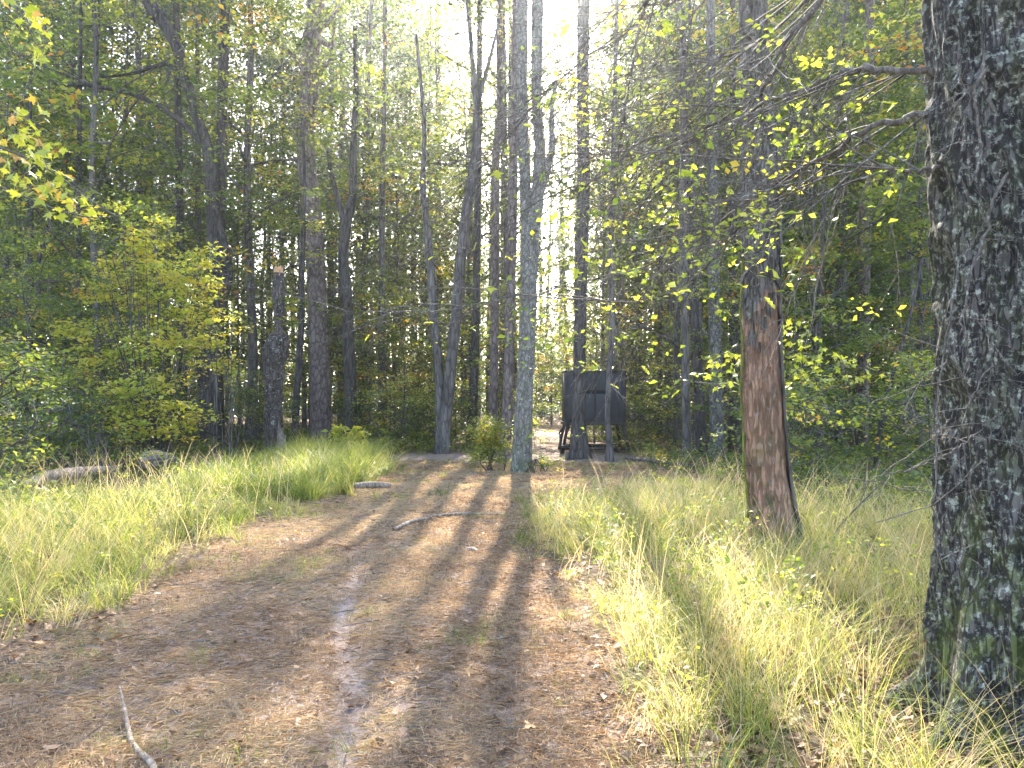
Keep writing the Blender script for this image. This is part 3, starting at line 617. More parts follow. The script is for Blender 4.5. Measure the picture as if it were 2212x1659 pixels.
# the big lichened oak on the right
def big_oak():
    OX, OY = 2.38, 3.50
    bp = np.array((OX, OY, float(gz(OX, OY)) - .1)); taken.append((OX, OY, .9))
    e = thing('lichened_oak', bp, 'huge dark oak covered in pale lichen, filling the right edge', 'tree')
    z = np.array([0, .3, .8, 1.5, 2.4, 3.4, 5, 8, 12, 17]); x = OX + np.array([0, -.0, -.01, -.02, -.05, -.08, -.10, -.1, .1, .4])
    r = np.array([.355, .355, .355, .355, .355, .36, .35, .3, .22, .08])
    pts = np.column_stack([x, np.full(10, OY), z + bp[2]])
    # finely cut trunk with furrowed bark and buttress roots
    seg, rings = 240, 640
    zz = np.concatenate([np.linspace(0, 4.0, 580), np.linspace(4.05, 17, 60)]); P = np.column_stack([np.interp(zz, z, x), np.full(rings, OY), zz + bp[2]]); rr = np.interp(zz, z, r)
    a = np.arange(seg) * 2 * math.pi / seg; A, Z = np.meshgrid(a, zz); R_ = np.repeat(rr[:, None], seg, 1); c = A / (2 * math.pi)
    for az, amp, wd, h in ((3.55, .34, .20, .26), (4.30, .42, .17, .24), (2.7, .3, .25, .25), (5.2, .25, .25, .22), (.6, .3, .3, .25), (1.6, .3, .3, .25)):
        dd = (A - az + math.pi) % (2 * math.pi) - math.pi
        R_ = R_ + amp * np.exp(-(dd / wd) ** 2) * np.exp(-Z / h) + .05 * np.exp(-(dd / .35) ** 2) * np.exp(-Z / .9)
    R_ += .06 * np.exp(-Z / .3)
    wx = c * 26 + .9 * (n2w(c * 9, Z * 1.3, 9) - .5); w1 = n2w(wx, Z * 3.2, 26); w2 = n2w(c * 64, Z * 12 + 3, 64); w3 = n2w(c * 150, Z * 40, 150)
    rid = 1 - np.abs(2 * w1 - 1) * 1.8
    R_ += .034 * (rid - .3) + .016 * (w2 - .5) + .006 * (w3 - .5) + .04 * (n2w(c * 6, Z * .7 + 2, 6) - .5)
    V = P[:, None] + R_[..., None] * np.stack([np.cos(A), np.sin(A), 0 * A], -1); V = V.reshape(-1, 3) - bp
    i = np.arange(rings - 1)[:, None] * seg; j = np.arange(seg)[None]; j2 = (j + 1) % seg
    Fc = np.stack([i + j, i + j2, i + seg + j2, i + seg + j], -1).reshape(-1, 4)
    ob('trunk', mesh_of('trunk', V, Fc, M['bark_oak'], True), e)
    limbs = [
        ([(2040, 158, 3.6), (1990, 154, 3.62), (1900, 150, 3.7), (1840, 152, 3.8), (1780, 175, 3.95), (1700, 205, 4.2), (1650, 222, 4.4), (1590, 262, 4.6), (1500, 300, 4.9), (1400, 330, 5.2), (1280, 330, 5.5), (1150, 335, 5.9), (1040, 320, 6.2)], 16, 1.0),
        ([(2050, 232, 3.55), (2005, 238, 3.6), (1940, 262, 3.65), (1880, 280, 3.75), (1790, 335, 3.9), (1700, 385, 4.1), (1640, 418, 4.3), (1560, 475, 4.6), (1480, 520, 4.9), (1400, 575, 5.2), (1290, 600, 5.6), (1150, 632, 6.1)], 16, .8),
        ([(2050, 358, 3.5), (1990, 368, 3.5), (1940, 366, 3.6), (1860, 355, 3.7), (1800, 362, 3.8), (1700, 392, 4.0), (1640, 440, 4.2), (1580, 500, 4.5)], 9, .45),
        ([(2030, -420, 3.7), (1900, -200, 3.7), (1790, -20, 3.8), (1720, 62, 3.9), (1692, 95, 4.0), (1690, 130, 4.05), (1640, 200, 4.2), (1580, 250, 4.4), (1480, 290, 4.7), (1390, 303, 5.0), (1300, 380, 5.3), (1200, 420, 5.6), (1080, 480, 6.0), (1000, 560, 6.4)], 15, 1.1),
        ([(2030, -620, 3.7), (1800, -420, 3.8), (1550, -160, 4.2), (1420, -40, 4.4), (1388, 30, 4.5), (1372, 120, 4.6), (1352, 220, 4.7), (1335, 340, 4.8), (1330, 430, 4.9)], 13, .9),
        ([(2030, -300, 3.8), (1850, -120, 4.0), (1700, 40, 4.4), (1600, 112, 4.8), (1540, 125, 5.0), (1440, 150, 5.2), (1350, 128, 5.5), (1230, 160, 5.8)], 10, .9),
        ([(2030, -520, 3.8), (1880, -330, 4.0), (1700, -150, 4.3), (1500, -20, 4.6), (1330, 80, 5.0), (1180, 200, 5.4), (1080, 330, 5.8), (1040, 450, 6.0)], 10, 1.0),
        ([(1700, 400, 4.12), (1560, 545, 4.4), (1430, 640, 4.7), (1300, 650, 5.0), (1130, 640, 5.4), (980, 668, 5.8), (860, 672, 6.1), (760, 676, 6.4), (650, 688, 6.8)], 6, .25),
    ]
    R = np.random.RandomState(21)
    for li, (pl, w0, dens) in enumerate(limbs):
        dens *= .72; T = Tubes(); q = smooth_path(np.array([D(*p) for p in pl]), 46) - bp
        f = np.linspace(0, 1, 46); rad = (w0 * K / F * 4.0 / 2) * (1 - .78 * f) * (1 + .08 * R.randn(46))
        q += R.randn(46, 3) * .006
        T.add(q, rad, 8); ends = []
        for k in range(int(44 * dens)):
            i = 5 + R.randint(40); vis = D(1200, 300, 4)
            dr = np.array([-.75 + R.randn() * .35, .3 + R.randn() * .4, -.55 + R.randn() * .45])
            if li in (2, 7): dr = np.array([-.8 + R.randn() * .3, R.randn() * .3, .1 + R.randn() * .4])
            twig_spray(T, q[i], dr, .45 + 1.1 * R.rand(), .0058 * (1 - .4 * f[i]), R, 2, .3, ends, 3, wob=.07)
        lo = ob('limb', T.mesh('limb', M['twig']), e)
        ends = np.array(ends) + bp
        if li in (0, 1, 3, 5): pass
        pick = ends[R.permutation(len(ends))[:{0: 34, 1: 30, 2: 20, 3: 14, 4: 6, 5: 12, 6: 3, 7: 1}[li]]]
        for p in pick: put_leaf(lo, bp, p, .05 + .035 * R.rand(), R, [0, 0, 1, 6, 6, 7], .4)
        if li != 7:
            sel = ends[R.randint(len(ends), size=44)] - bp; sel = sel[(sel[:, 0] + bp[0]) / (sel[:, 1] + bp[1]) > .04] if li in (4, 6) else sel
            V, Fc, tt = cluster_leaves(sel, 8, .06, .036, R, .46, .2, .8, .08)
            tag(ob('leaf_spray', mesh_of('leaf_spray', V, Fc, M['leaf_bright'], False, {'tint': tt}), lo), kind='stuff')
    # dead twigs and vines hanging over the trunk
    vt = [([(2160, 0), (2140, 60), (2125, 140), (2130, 200), (2160, 270), (2185, 330), (2196, 420)], 14), ([(2128, 150), (2105, 200), (2110, 260), (2120, 330), (2095, 400)], 9),
          ([(2200, 350), (2150, 420), (2130, 500), (2105, 560), (2090, 640), (2070, 720)], 9), ([(2212, 740), (2150, 780), (2100, 860), (2075, 930)], 6), ([(2212, 860), (2150, 900), (2080, 960), (2030, 990)], 4),
          ([(2070, 560), (2050, 700), (2030, 820), (2024, 960), (2018, 1080), (2022, 1180), (2034, 1240)], 5), ([(2040, 990), (1980, 1010), (1900, 1030), (1850, 1060)], 4), ([(2050, 780), (2005, 810), (1975, 840)], 4)]
    for k, (pl, w0) in enumerate(vt):
        T = Tubes(); dd = 3.27 if pl[0][0] > 2060 else 3.45
        q = smooth_path(np.array([D(a, b, dd - .02 * (k % 3)) for a, b in pl]), 30) - bp + R.randn(30, 3) * .004
        T.add(q, np.linspace(w0, w0 * .5, 30) * K / F * dd / 2, 6)
        for s in range(7): twig_spray(T, q[4 + R.randint(25)], np.array([R.randn(), -.2, R.randn() * .8 - .3]), .12 + .25 * R.rand(), .0025, R, 1, .3, None, 3)
        ob('hanging_twig', T.mesh('hanging_twig', M['twig']), e)
    # moss pads at the foot
    return e, bp
oak, oak_base = big_oak()

def spray_thing(name, label, base, stems, leaves, mat, R, size=(.06, .1), kinds=(0, 1, 2, 3, 4, 5), cat='branch', n_tw=6):
    """a leafy branch: stems are display polylines with depth; leaves are display spots (x, y, spread, count, depth)"""
    e = thing(name, base, label, cat); base = np.array(base)
    for pl, w0 in stems:
        T = Tubes(); q = smooth_path(np.array([D(*p) for p in pl]), 24) - base
        T.add(q, np.linspace(w0, w0 * .35, 24), 5)
        for s in range(n_tw): twig_spray(T, q[4 + R.randint(19)], np.array([R.randn(), R.randn() * .4, R.randn() * .6 - .1]), .12 + .2 * R.rand(), .002, R, 1, .2, None, 2)
        ob('twig', T.mesh('twig', mat), e)
    for (x, y, sx, sy, n, d) in leaves:
        for k in range(n):
            p = D(x + R.randn() * sx * .5, y + R.randn() * sy * .5, d + R.randn() * .18)
            put_leaf(e, base, p, size[0] + (size[1] - size[0]) * R.rand(), R, kinds)
    return e
R = np.random.RandomState(31)
d = 3.9; b = D(-60, 250, d)
spray_thing('maple_branch', 'leafy yellow maple branch reaching in from the left edge below its smaller twin', b,
    [([(-60, 300, d), (30, 330, d), (110, 370, d), (180, 420, d), (240, 462, d - .1)], .007), ([(-60, 380, d), (40, 420, d), (130, 455, d), (200, 470, d), (270, 465, d)], .006), ([(-40, 250, d), (40, 250, d), (90, 270, d)], .004), ([(-60, 330, 4.1), (60, 400, 4.1), (150, 430, 4.1), (210, 385, 4.1)], .004)],
    [(30, 300, 60, 40, 20, d), (90, 320, 60, 40, 16, d), (40, 350, 70, 30, 18, d), (110, 380, 70, 30, 18, d), (60, 410, 60, 26, 14, d), (130, 420, 60, 24, 16, d), (175, 440, 50, 26, 12, d), (70, 240, 60, 26, 10, d), (130, 475, 40, 14, 6, d), (195, 468, 30, 10, 5, d), (30, 250, 40, 20, 6, d)], M['twig'], R, (.055, .095))
b = D(-60, -60, 3.4)
spray_thing('maple_branch', 'small yellow maple sprig hanging in the top left corner', b,
    [([(-60, -40, 3.4), (0, 20, 3.4), (50, 55, 3.4), (90, 60, 3.4)], .004), ([(-60, 40, 3.4), (0, 75, 3.4), (30, 115, 3.4), (55, 130, 3.4)], .004), ([(50, 40, 3.4), (75, 90, 3.4), (95, 120, 3.4)], .003)],
    [(75, 28, 34, 14, 9, 3.4), (95, 50, 30, 10, 6, 3.4), (90, 75, 12, 12, 3, 3.4), (72, 105, 26, 10, 4, 3.4), (95, 120, 20, 8, 4, 3.4), (10, 5, 16, 8, 3, 3.4), (30, 48, 14, 8, 3, 3.4)], M['twig'], R, (.05, .085), n_tw=2)
b = D(1640, 900, 7.8)
spray_thing('maple_branch', 'glowing yellow-green maple spray fanning out behind the red-barked trunk', b,
    [([(1640, 900, 7.7), (1590, 850, 7.7), (1540, 830, 7.6), (1500, 825, 7.5)], .009), ([(1650, 900, 7.7), (1720, 800, 7.6), (1800, 790, 7.5), (1900, 800, 7.4)], .008), ([(1650, 880, 7.7), (1710, 740, 7.6), (1740, 720, 7.6)], .006), ([(1650, 860, 7.7), (1740, 850, 7.6), (1830, 830, 7.5)], .006)],
    [(1570, 780, 56, 34, 34, 7.7), (1590, 830, 60, 24, 26, 7.7), (1530, 810, 40, 14, 10, 7.6), (1720, 740, 44, 44, 34, 7.6), (1760, 790, 70, 34, 40, 7.6), (1720, 820, 50, 40, 30, 7.7), (1820, 780, 50, 20, 18, 7.5), (1820, 815, 50, 14, 14, 7.5), (1895, 805, 30, 14, 10, 7.4), (1700, 710, 20, 20, 8, 7.6)], M['twig'], R, (.07, .12), (0, 0, 1, 1, 2, 3))
b = D(1700, 930, 7.5)
spray_thing('maple_branch', 'low maple twig right of the red-barked trunk, under the larger spray', b,
    [([(1685, 880, 7.5), (1730, 890, 7.4), (1790, 915, 7.3), (1840, 925, 7.2)], .006), ([(1720, 890, 7.4), (1770, 880, 7.4), (1810, 895, 7.3)], .004)],
    [(1720, 895, 50, 10, 14, 7.4), (1770, 885, 40, 10, 12, 7.4), (1815, 910, 36, 12, 12, 7.3), (1760, 912, 40, 8, 8, 7.3)], M['twig'], R, (.055, .095), (0, 1, 2, 3, 5))
b = D(1450, 400, 9)
spray_thing('hanging_leafy_twig', 'twig of yellow leaves hanging in the thicket of bare oak twigs', b,
    [([(1520, 380, 8.6), (1450, 440, 8.6), (1400, 470, 8.6)], .005), ([(1500, 520, 8.6), (1450, 545, 8.6), (1400, 560, 8.6)], .004)],
    [(1450, 450, 50, 30, 20, 8.6), (1440, 480, 40, 20, 10, 8.6), (1580, 530, 50, 20, 20, 8.4), (1500, 540, 40, 16, 10, 8.6), (1540, 170, 50, 60, 20, 8.8), (1420, 90, 40, 50, 16, 8.8)], M['twig'], R, (.06, .11), (1, 2, 3, 4, 5))
b = D(1880, 330, 9)
spray_thing('hanging_leafy_twig', 'yellow-green leafy twigs glowing between the red-barked tree and the lichened oak', b,
    [([(2000, 300, 8), (1900, 340, 8), (1800, 300, 8), (1750, 260, 8)], .006), ([(2000, 380, 8), (1950, 380, 8), (1890, 390, 8)], .004), ([(1980, 60, 8), (1880, 120, 8), (1800, 130, 8)], .005)],
    [(1830, 130, 60, 40, 26, 8), (1760, 250, 36, 24, 14, 8), (1730, 300, 20, 20, 8, 8), (1860, 220, 60, 20, 14, 8), (1920, 340, 60, 24, 22, 8), (1900, 390, 40, 16, 10, 8), (1880, 60, 50, 30, 14, 8)], M['twig'], R, (.06, .11), (0, 1, 2, 3))

# ------------------------------------------------------------------ box stand on legs
def box_stand():
    d = 22.6; c = D(1286, 912, d); gzv = float(gz(c[0], d)); ux = K / F * d     # metres per display px
    base = np.array((c[0], d, gzv)); e = thing('box_stand', base, 'dark boxed hunting stand on splayed timber legs behind the dark-footed tree', 'hunting stand')
    x0, x1 = (1222 - 1286) * ux, (1350 - 1286) * ux; zb = CAMZ + (HOR - 912 * K) / F * d - gzv; zt = CAMZ + (HOR - 803 * K) / F * d - gzv; dep = 1.5
    def box(name, a, b, mat, bev=.004, rot=None, par=e):
        a = np.array(a, float); b = np.array(b, float)
        V = np.array([[(a, b)[i][0], (a, b)[j][1], (a, b)[k][2]] for k in (0, 1) for j in (0, 1) for i in (0, 1)])
        Fc = np.array([(0, 2, 3, 1), (4, 5, 7, 6), (0, 1, 5, 4), (2, 6, 7, 3), (0, 4, 6, 2), (1, 3, 7, 5)])
        o = ob(name, mesh_of(name, V, Fc, mat), par)
        if bev: m = o.modifiers.new('b', 'BEVEL'); m.width = bev; m.segments = 1
        return o
    def beam(name, p, q, w, mat=M['lumber']):
        p = np.array(p, float); q = np.array(q, float); t = unit(q - p); s = unit(np.cross(t, [0, 1, 0.01])); v = np.cross(t, s); h = w / 2
        V = np.array([x + s * a * h + v * b_ * h for x in (p, q) for a, b_ in ((-1, -1), (1, -1), (1, 1), (-1, 1))])
        Fc = np.array([(3, 2, 1, 0), (4, 5, 6, 7), (0, 1, 5, 4), (1, 2, 6, 5), (2, 3, 7, 6), (3, 0, 4, 7)])
        return ob(name, mesh_of(name, V, Fc, mat), e)
    n = 4; xs = np.linspace(x0, x1, n + 1); zw0, zw1 = zb + (zt - zb) * .56, zb + (zt - zb) * .64
    for k in range(n):      # front wall: boards with narrow gaps, a shooting slot in the middle pair
        g = .008
        if k in (1, 2):
            box('wall_panel', (xs[k] + g, 0, zb), (xs[k + 1] - g, .02, zw0), M['panel']); box('wall_panel', (xs[k] + g, 0, zw1), (xs[k + 1] - g, .02, zt), M['panel'])
        else: box('wall_panel', (xs[k] + g, 0, zb), (xs[k + 1] - g, .02, zt), M['panel'])
    for k, x in enumerate((*xs[1:-1], (xs[3] + xs[4]) / 2)): box('batten', (x - .02, -.022, zb), (x + .02, -.003, zt if k == 1 else zt), M['lumber'])
    box('corner_post', (x0 - .03, -.03, zb), (x0 + .035, .05, zt), M['lumber']); box('corner_post', (x1 - .035, -.03, zb), (x1 + .03, .05, zt), M['lumber'])
    box('slot_shade_sheet', (xs[1] + .02, .03, zw0 + .01), (xs[3] - .02, .045, zw1 - .01), M['slot_shade'])  # near-black sheet filling the slot in place of the shaded interior
    box('side_wall', (x0 - .012, .055, zb), (x0 + .01, dep, zt), M['panel']); box('side_wall', (x1 - .01, .055, zb), (x1 + .012, dep, zt), M['panel'])
    box('back_wall', (x0 + .015, dep - .02, zb), (x1 - .015, dep + .005, zt), M['panel'])
    box('floor_frame', (x0 - .05, -.05, zb - .09), (x1 + .05, dep + .05, zb - .004), M['lumber'])
    r = box('roof', (x0 - .05, -.06, zt + .003), (x1 + .05, dep + .08, zt + .03), M['panel']); 
    for s, xx in ((-1, x0 + .06), (1, x1 - .05)):
        for yy in (.02, dep - .05): beam('leg', (xx, yy, zb - .09), (xx + s * .17, yy + (-.1 if yy < .5 else .1), -.04), .085)
    for yy in (-.08, dep + .05): beam('skid', (x0 - .10, yy, .12), (x1 + .12, yy, .12), .09)
    beam('cross_brace', (x0 + .1, 0, zb - .12), (x0 - .05, 0, .3), .05); beam('cross_brace', (x0 + .62, 0, zb - .1), (x0 + .34, -.02, zb - .38), .05)
    # stair on the left with a hand rail
    xr = (1207 - 1286) * ux; z1 = CAMZ + (HOR - 936 * K) / F * d - gzv; z2 = CAMZ + (HOR - 888 * K) / F * d - gzv
    beam('hand_rail', (xr - .03, -.35, z1), ((1242 - 1286) * ux, -.35, z2), .05); beam('rail_post', (xr + .02, -.35, z1), (xr + .04, -.35, -.03), .06)
    beam('rail_post', ((1240 - 1286) * ux, -.35, z2), ((1240 - 1286) * ux, -.35, -.03), .05)
    for k in range(3): box('stair_tread', (xr + .06 + k * .16, -.75, .2 + k * .22), (xr + .28 + k * .16, -.1, .24 + k * .22), M['lumber'])
    taken.append((c[0], d + .7, 2.2))
box_stand()

# ------------------------------------------------------------------ bright shrub masses and bush
def bush(name, label, base, ells, per_m, size, mat, seed, tmean=.5, stems=5, cat='shrub', autumn=.06, spread=.16):
    """ells: list of (display x, y, rx, ry, depth); a bush of clustered leaves on thin stems"""
    R = np.random.RandomState(seed); e = thing(name, base, label, cat); base = np.array(base); T = Tubes(); C = []
    for (x, y, rx, ry, d) in ells:
        c = D(x, y, d); a = rx * K / F * d; bz = ry * K / F * d; n = int(per_m * a * bz)
        q = R.randn(n, 3); q = unit(q) * (R.rand(n, 1) ** .45) * np.array([a, min(a, 1.1), bz]); C.append(c + q)
        for s in range(stems):
            t = C[-1][R.randint(n)]; b0 = base + np.array([R.randn() * .15, R.randn() * .15, 0]); m = (b0 + t) / 2 + np.array([0, 0, .15]) + R.randn(3) * .08
            T.add(smooth_path(np.array([b0, m, t]), 9) - base, np.linspace(.016, .004, 9), 4, .5, False)
    C = np.concatenate(C); C[:, 2] = np.maximum(C[:, 2], gz(C[:, 0], C[:, 1]) + .05)
    V, Fc, tt = cluster_leaves(C, 24, spread, size, R, tmean, .17, .5, autumn)
    ob('stem', T.mesh('stem', M['bark_far']), e); ob('crown', mesh_of('crown', V - base, Fc, M[mat], False, {'tint': tt}), e)
    return e
b = G(330, 1000); b = D(330, 985, 17); b[2] = float(gz(b[0], b[1]))
bush('bright_shrub', 'tall sunlit yellow-green shrub in front of the big forked oak', b,
     [(310, 510, 50, 50, 18), (220, 600, 50, 60, 18), (440, 560, 36, 40, 18), (160, 720, 50, 50, 18), (150, 820, 50, 40, 17), (200, 480, 30, 30, 18), (270, 450, 24, 26, 18), (345, 480, 24, 30, 18), (330, 560, 60, 60, 18), (400, 620, 80, 70, 17.5), (300, 650, 90, 80, 18), (360, 740, 100, 60, 17), (250, 760, 80, 60, 17.5), (330, 840, 100, 60, 16.5), (430, 700, 60, 50, 17.5), (400, 900, 80, 50, 16.5), (250, 880, 60, 50, 16.5), (480, 800, 40, 40, 17.5), (300, 930, 70, 40, 16)],
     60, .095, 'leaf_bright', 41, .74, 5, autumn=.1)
b = D(230, 1010, 14.5); b[2] = float(gz(b[0], b[1]))
bush('low_shrub', 'low pale-leaved shrub over the fallen log at the left', b, [(200, 920, 60, 40, 14.5), (280, 950, 80, 40, 14), (150, 900, 50, 40, 15), (340, 985, 70, 24, 14)], 26, .07, 'leaf', 42, .55, 4)
b = D(1056, 1015, 16.6); b[2] = float(gz(b[0], b[1]))
bush('round_bush', 'round pale-green bush left of the central grey tree', b, [(1052, 930, 44, 34, 16.6), (1066, 965, 40, 36, 16.5), (1040, 985, 30, 24, 16.4)], 420, .055, 'leaf', 43, .68, 3, cat='bush', spread=.12, autumn=.02)
b = D(1160, 1015, 15.9); b[2] = float(gz(b[0], b[1]))
bush('leafy_weed', 'leafy weeds at the foot of the central grey tree', b, [(1165, 992, 26, 22, 15.8), (1180, 1003, 24, 14, 15.6)], 200, .05, 'leaf', 44, .5, 4, cat='weed', spread=.07)
b = D(740, 975, 20); b[2] = float(gz(b[0], b[1]))
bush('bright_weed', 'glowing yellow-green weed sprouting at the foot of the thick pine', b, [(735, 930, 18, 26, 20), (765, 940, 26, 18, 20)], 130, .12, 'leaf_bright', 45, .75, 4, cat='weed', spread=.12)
b = D(500, 800, 17); b[2] = float(gz(b[0], b[1]))
bush('yellow_sapling', 'yellowing sapling at the right flank of the bright shrub', b, [(485, 690, 40, 20, 17), (470, 740, 40, 20, 17), (520, 715, 20, 10, 17)], 50, .09, 'leaf_bright', 46, .8, 3, cat='sapling', spread=.12)

# ------------------------------------------------------------------ woodland trees behind
def free(x, y, r):
    return all((x - a) ** 2 + (y - b) ** 2 > (r + c) ** 2 * .25 + .2 for a, b, c in taken)
ZONES = [(-999, 0, 'just past the left edge'), (0, 90, 'at the left edge'), (90, 215, 'left of the forked oak'), (215, 276, 'between forked oak and snag'), (276, 320, 'between snag and thick pine'),
         (320, 440, 'between thick pine and V pair'), (440, 520, 'between V pair and central grey tree'), (520, 575, 'between central grey tree and box stand'), (575, 650, 'right behind the box stand'),
         (650, 745, 'among the dark trunk cluster'), (745, 862, 'between red-barked tree and bluish pine'), (862, 945, 'between bluish pine and lichened oak'), (945, 9999, 'hidden behind the lichened oak')]
def zone(x, y):
    px = 512 + x / y * F
    return next(n for a, b, n in ZONES if a <= px < b)
PLACED = {}
OPEN = [(95, 245, 17.8), (186, 243, 24.5), (258, 300, 21), (304, 342, 27.5), (425, 472, 22), (552, 632, 23), (655, 745, 20), (836, 880, 21)]
def clear_line(x, y, m=.6):
    a, b = 512 + (x - m) / y * F, 512 + (x + m) / y * F
    return not any(a < q and b > p and y < d for p, q, d in OPEN)
def in_view(x, y, m=1.5): return abs(x) < (y * 512 / F + m)
cnt = 0
def scatter(kind, n, y0, y1, rmin, name, lab, cat, seed, cond=None, grp=None, sc=(.85, 1.15)):
    R = np.random.RandomState(seed); k = 0; tries = 0
    while k < n and tries < n * 60:
        tries += 1; y = math.sqrt(y0 ** 2 + (y1 ** 2 - y0 ** 2) * R.rand()); x = (R.rand() * 2 - 1) * (y * 512 / F + 2)
        if not free(x, y, rmin): continue
        if cond and not cond(x, y): continue
        if kind != 'canopy' and not -20 < 512 + x / y * F < 968: continue
        if kind in ('sapling', 'shrub', 'mid') and not clear_line(x, y, {'sapling': .9, 'shrub': .6, 'mid': 1.7}[kind]): continue
        z = zone(x, y); taken.append((x, y, rmin))
        o = plant(kind, R.randint(9), x, y, name, lab + ' ' + z, cat, grp + ' ' + z, sc[0] + (sc[1] - sc[0]) * R.rand(), R.rand() * 6.28); k += 1
        PLACED.setdefault((lab, z, grp), []).append((x / y, o))
    return k
gap = lambda x, y: not (path_left(y) - .6 < x < path_right(y) + .8)
sunway = lambda x, y: not (-10 < x < 8 and y < 54)
c1 = scatter('canopy', 76, 42, 70, 3.5, 'woodland_tree', 'tall leafy tree', 'tree', 1, lambda x, y: gap(x, y) and sunway(x, y) and not (-.09 < x / y < .15) and not (-.36 < x / y < -.27) and not (x / y < -.15 and y > 60), 'tall trees')
c2 = scatter('sparse', 26, 27, 56, 3.4, 'slender_tree', 'thinly leafed tree', 'tree', 2, lambda x, y: gap(x, y) and not (.01 < x / y < .13) and not (-9 < x < -1.5 and y < 45), 'slender trees')
c6 = scatter('sparse', 12, 36, 54, 3.2, 'slender_tree', 'thinly leafed tree', 'tree', 12, lambda x, y: gap(x, y) and -10 < x < 8 and not (.01 < x / y < .12), 'slender trees')
c7 = scatter('sparse', 20, 27, 52, 1.5, 'pole_tree', 'thin dark pole tree', 'tree', 13, lambda x, y: gap(x, y) and not (.02 < x / y < .085) and not (-8 < x < -2.5 and y < 34), 'pole trees', (.42, .62))
c3 = scatter('mid', 104, 22, 60, 2.6, 'understory_tree', 'small understory tree', 'tree', 3, lambda x, y: gap(x, y) and (abs(x) > 4.5 or y > 34) and not (-8.5 < x < -2 and y < 32) and not (.0 < x / y < .11 and y < 62), 'understory trees', (.9, 1.65))
c4 = scatter('sapling', 80, 17, 46, 1.5, 'sapling', 'leafy sapling', 'sapling', 4, lambda x, y: gap(x, y) and (x < -5.0 or x > 4.2 or y > 26), 'saplings')
c5 = scatter('shrub', 100, 9.5, 34, 1.0, 'forest_shrub', 'low green shrub', 'shrub', 5, lambda x, y: gap(x, y) and (x < -5.9 or x > 4.4 or y > 23) and (y > 12 or x < -6.5 or x > 4.6), 'shrubs')

ORD = 'first second third fourth fifth sixth seventh eighth ninth tenth eleventh twelfth thirteenth fourteenth fifteenth sixteenth seventeenth eighteenth'.split()
for (lab, z, grp), L in PLACED.items():      # copies get their own label, told by their order from the left
    L.sort(key=lambda t: t[0])
    if z.startswith(('just past', 'hidden')) or len(L) < 2: continue
    for i, (q, o) in enumerate(L):
        o['label'] = (ORD[i] if i < 18 else 'later') + ' from left of the ' + lab + 's ' + z
for i, (x, y, sc) in enumerate(((2.4, 47, 1.3), (1.6, 52, 1.6), (3.6, 51, 1.5), (4.3, 44, 1.0), (.9, 46, .9), (2.9, 56, 2.0), (1.5, 58, 2.2), (4.2, 57, 2.0))):
    plant('sapling', i, x, y, 'sapling', ('first', 'second', 'third', 'fourth', 'fifth', 'sixth', 'seventh', 'eighth')[sorted((.051, .031, .071, .098, .02, .052, .026, .074)).index((.051, .031, .071, .098, .02, .052, .026, .074)[i])] + ' from left of the yellowing saplings closing off the path', 'sapling', 'saplings at the end of the path', sc, i * 1.3)
# far wood that reads as one mass
def distant():
    R = np.random.RandomState(61); T = Tubes(); n = 0
    for k in range(170):
        y = 66 + 34 * R.rand(); x = (R.rand() * 2 - 1) * (y * .72); h = 24 + 8 * R.rand(); r = .12 + .16 * R.rand(); l = R.randn(2) * .6
        T.add(np.array([(x, y, -.2), (x + l[0] * .5, y, h * .5), (x + l[0], y + l[1], h)]), np.array([r, r * .8, r * .3]), 6, .5, False)
    o = ob('distant_woods', T.mesh('distant_woods', M['bark_far'])); tag(o, kind='stuff')
    N = 300000; y = 62 + 40 * R.rand(N); x = (R.rand(N) * 2 - 1) * (y * .74)
    z = np.where(R.rand(N) < .5, 15 * R.rand(N), 34 * R.rand(N))
    k = fbm(x * .45, z * .45 + y * .13, 3); keep = (k > .40 + .009 * z + .10 * ((x / y < -.12) & (x / y > -.5) & (z > 12))) | (z < 6); 
    x, y, z = x[keep], y[keep], z[keep]; N = len(x)
    # keep the notch of sky above the end of the path
    px = 512 + x / y * F; notch = (np.abs(px - 556) < 24); keep = ~(notch & (z > 8)); x, y, z = x[keep], y[keep], z[keep]
    C = np.column_stack([x, y, z + .05]); V, Fc = rand_leaves(C, .42, R, .7)
    tt = np.clip(.42 + .5 * (fbm(x * .3, z * .3, 3) - .45) + .1 * R.randn(len(x)), 0, 1)
    o = ob('distant_foliage', mesh_of('distant_foliage', V, Fc, M['leaf_dark'], False, {'tint': np.repeat(tt, 4)})); tag(o, kind='stuff')
distant()

# ------------------------------------------------------------------ fallen wood
def log(name, label, pts, r, mat, cat='log', group=None, rough=.12, moss=False):
    P = np.array(pts, float); e_r = np.array(r, float)
    me = trunk_mesh('log', P, e_r, mat, 16, 40, rough, seed=int(P[0, 0] * 7) % 9, base=P[0])
    o = ob(name, me, loc=P[0]); return tag(o, label, cat, group)
def gp(dx, dy, up=0.):
    p = G(dx, dy); p[2] += up; return p
log('fallen_log', 'weathered fallen log lying in the shaded undergrowth at the left', [gp(50, 1085, .22), gp(100, 1075, .28), gp(170, 1062, .3), gp(245, 1048, .28)], [.07, .10, .09, .06], M['dead_wood'])
log('rotten_log', 'pale rotten log end lying under the low shrub', [gp(300, 1030, .25), gp(330, 1028, .3), gp(368, 1024, .25)], [.16, .18, .12], M['dead_wood'], rough=.3)
log('fallen_branch', 'pale straight branch lying across the path, pointing at the central tree', [gp(930, 1112, .03), gp(1000, 1111, .04), gp(1088, 1112, .03)], [.016, .018, .012], M['dead_wood'], 'branch')
log('fallen_branch', 'short pale branch lying slanted on the path left of the straight one', [gp(850, 1139, .03), gp(890, 1128, .045), gp(932, 1118, .05)], [.022, .025, .014], M['dead_wood'], 'branch')
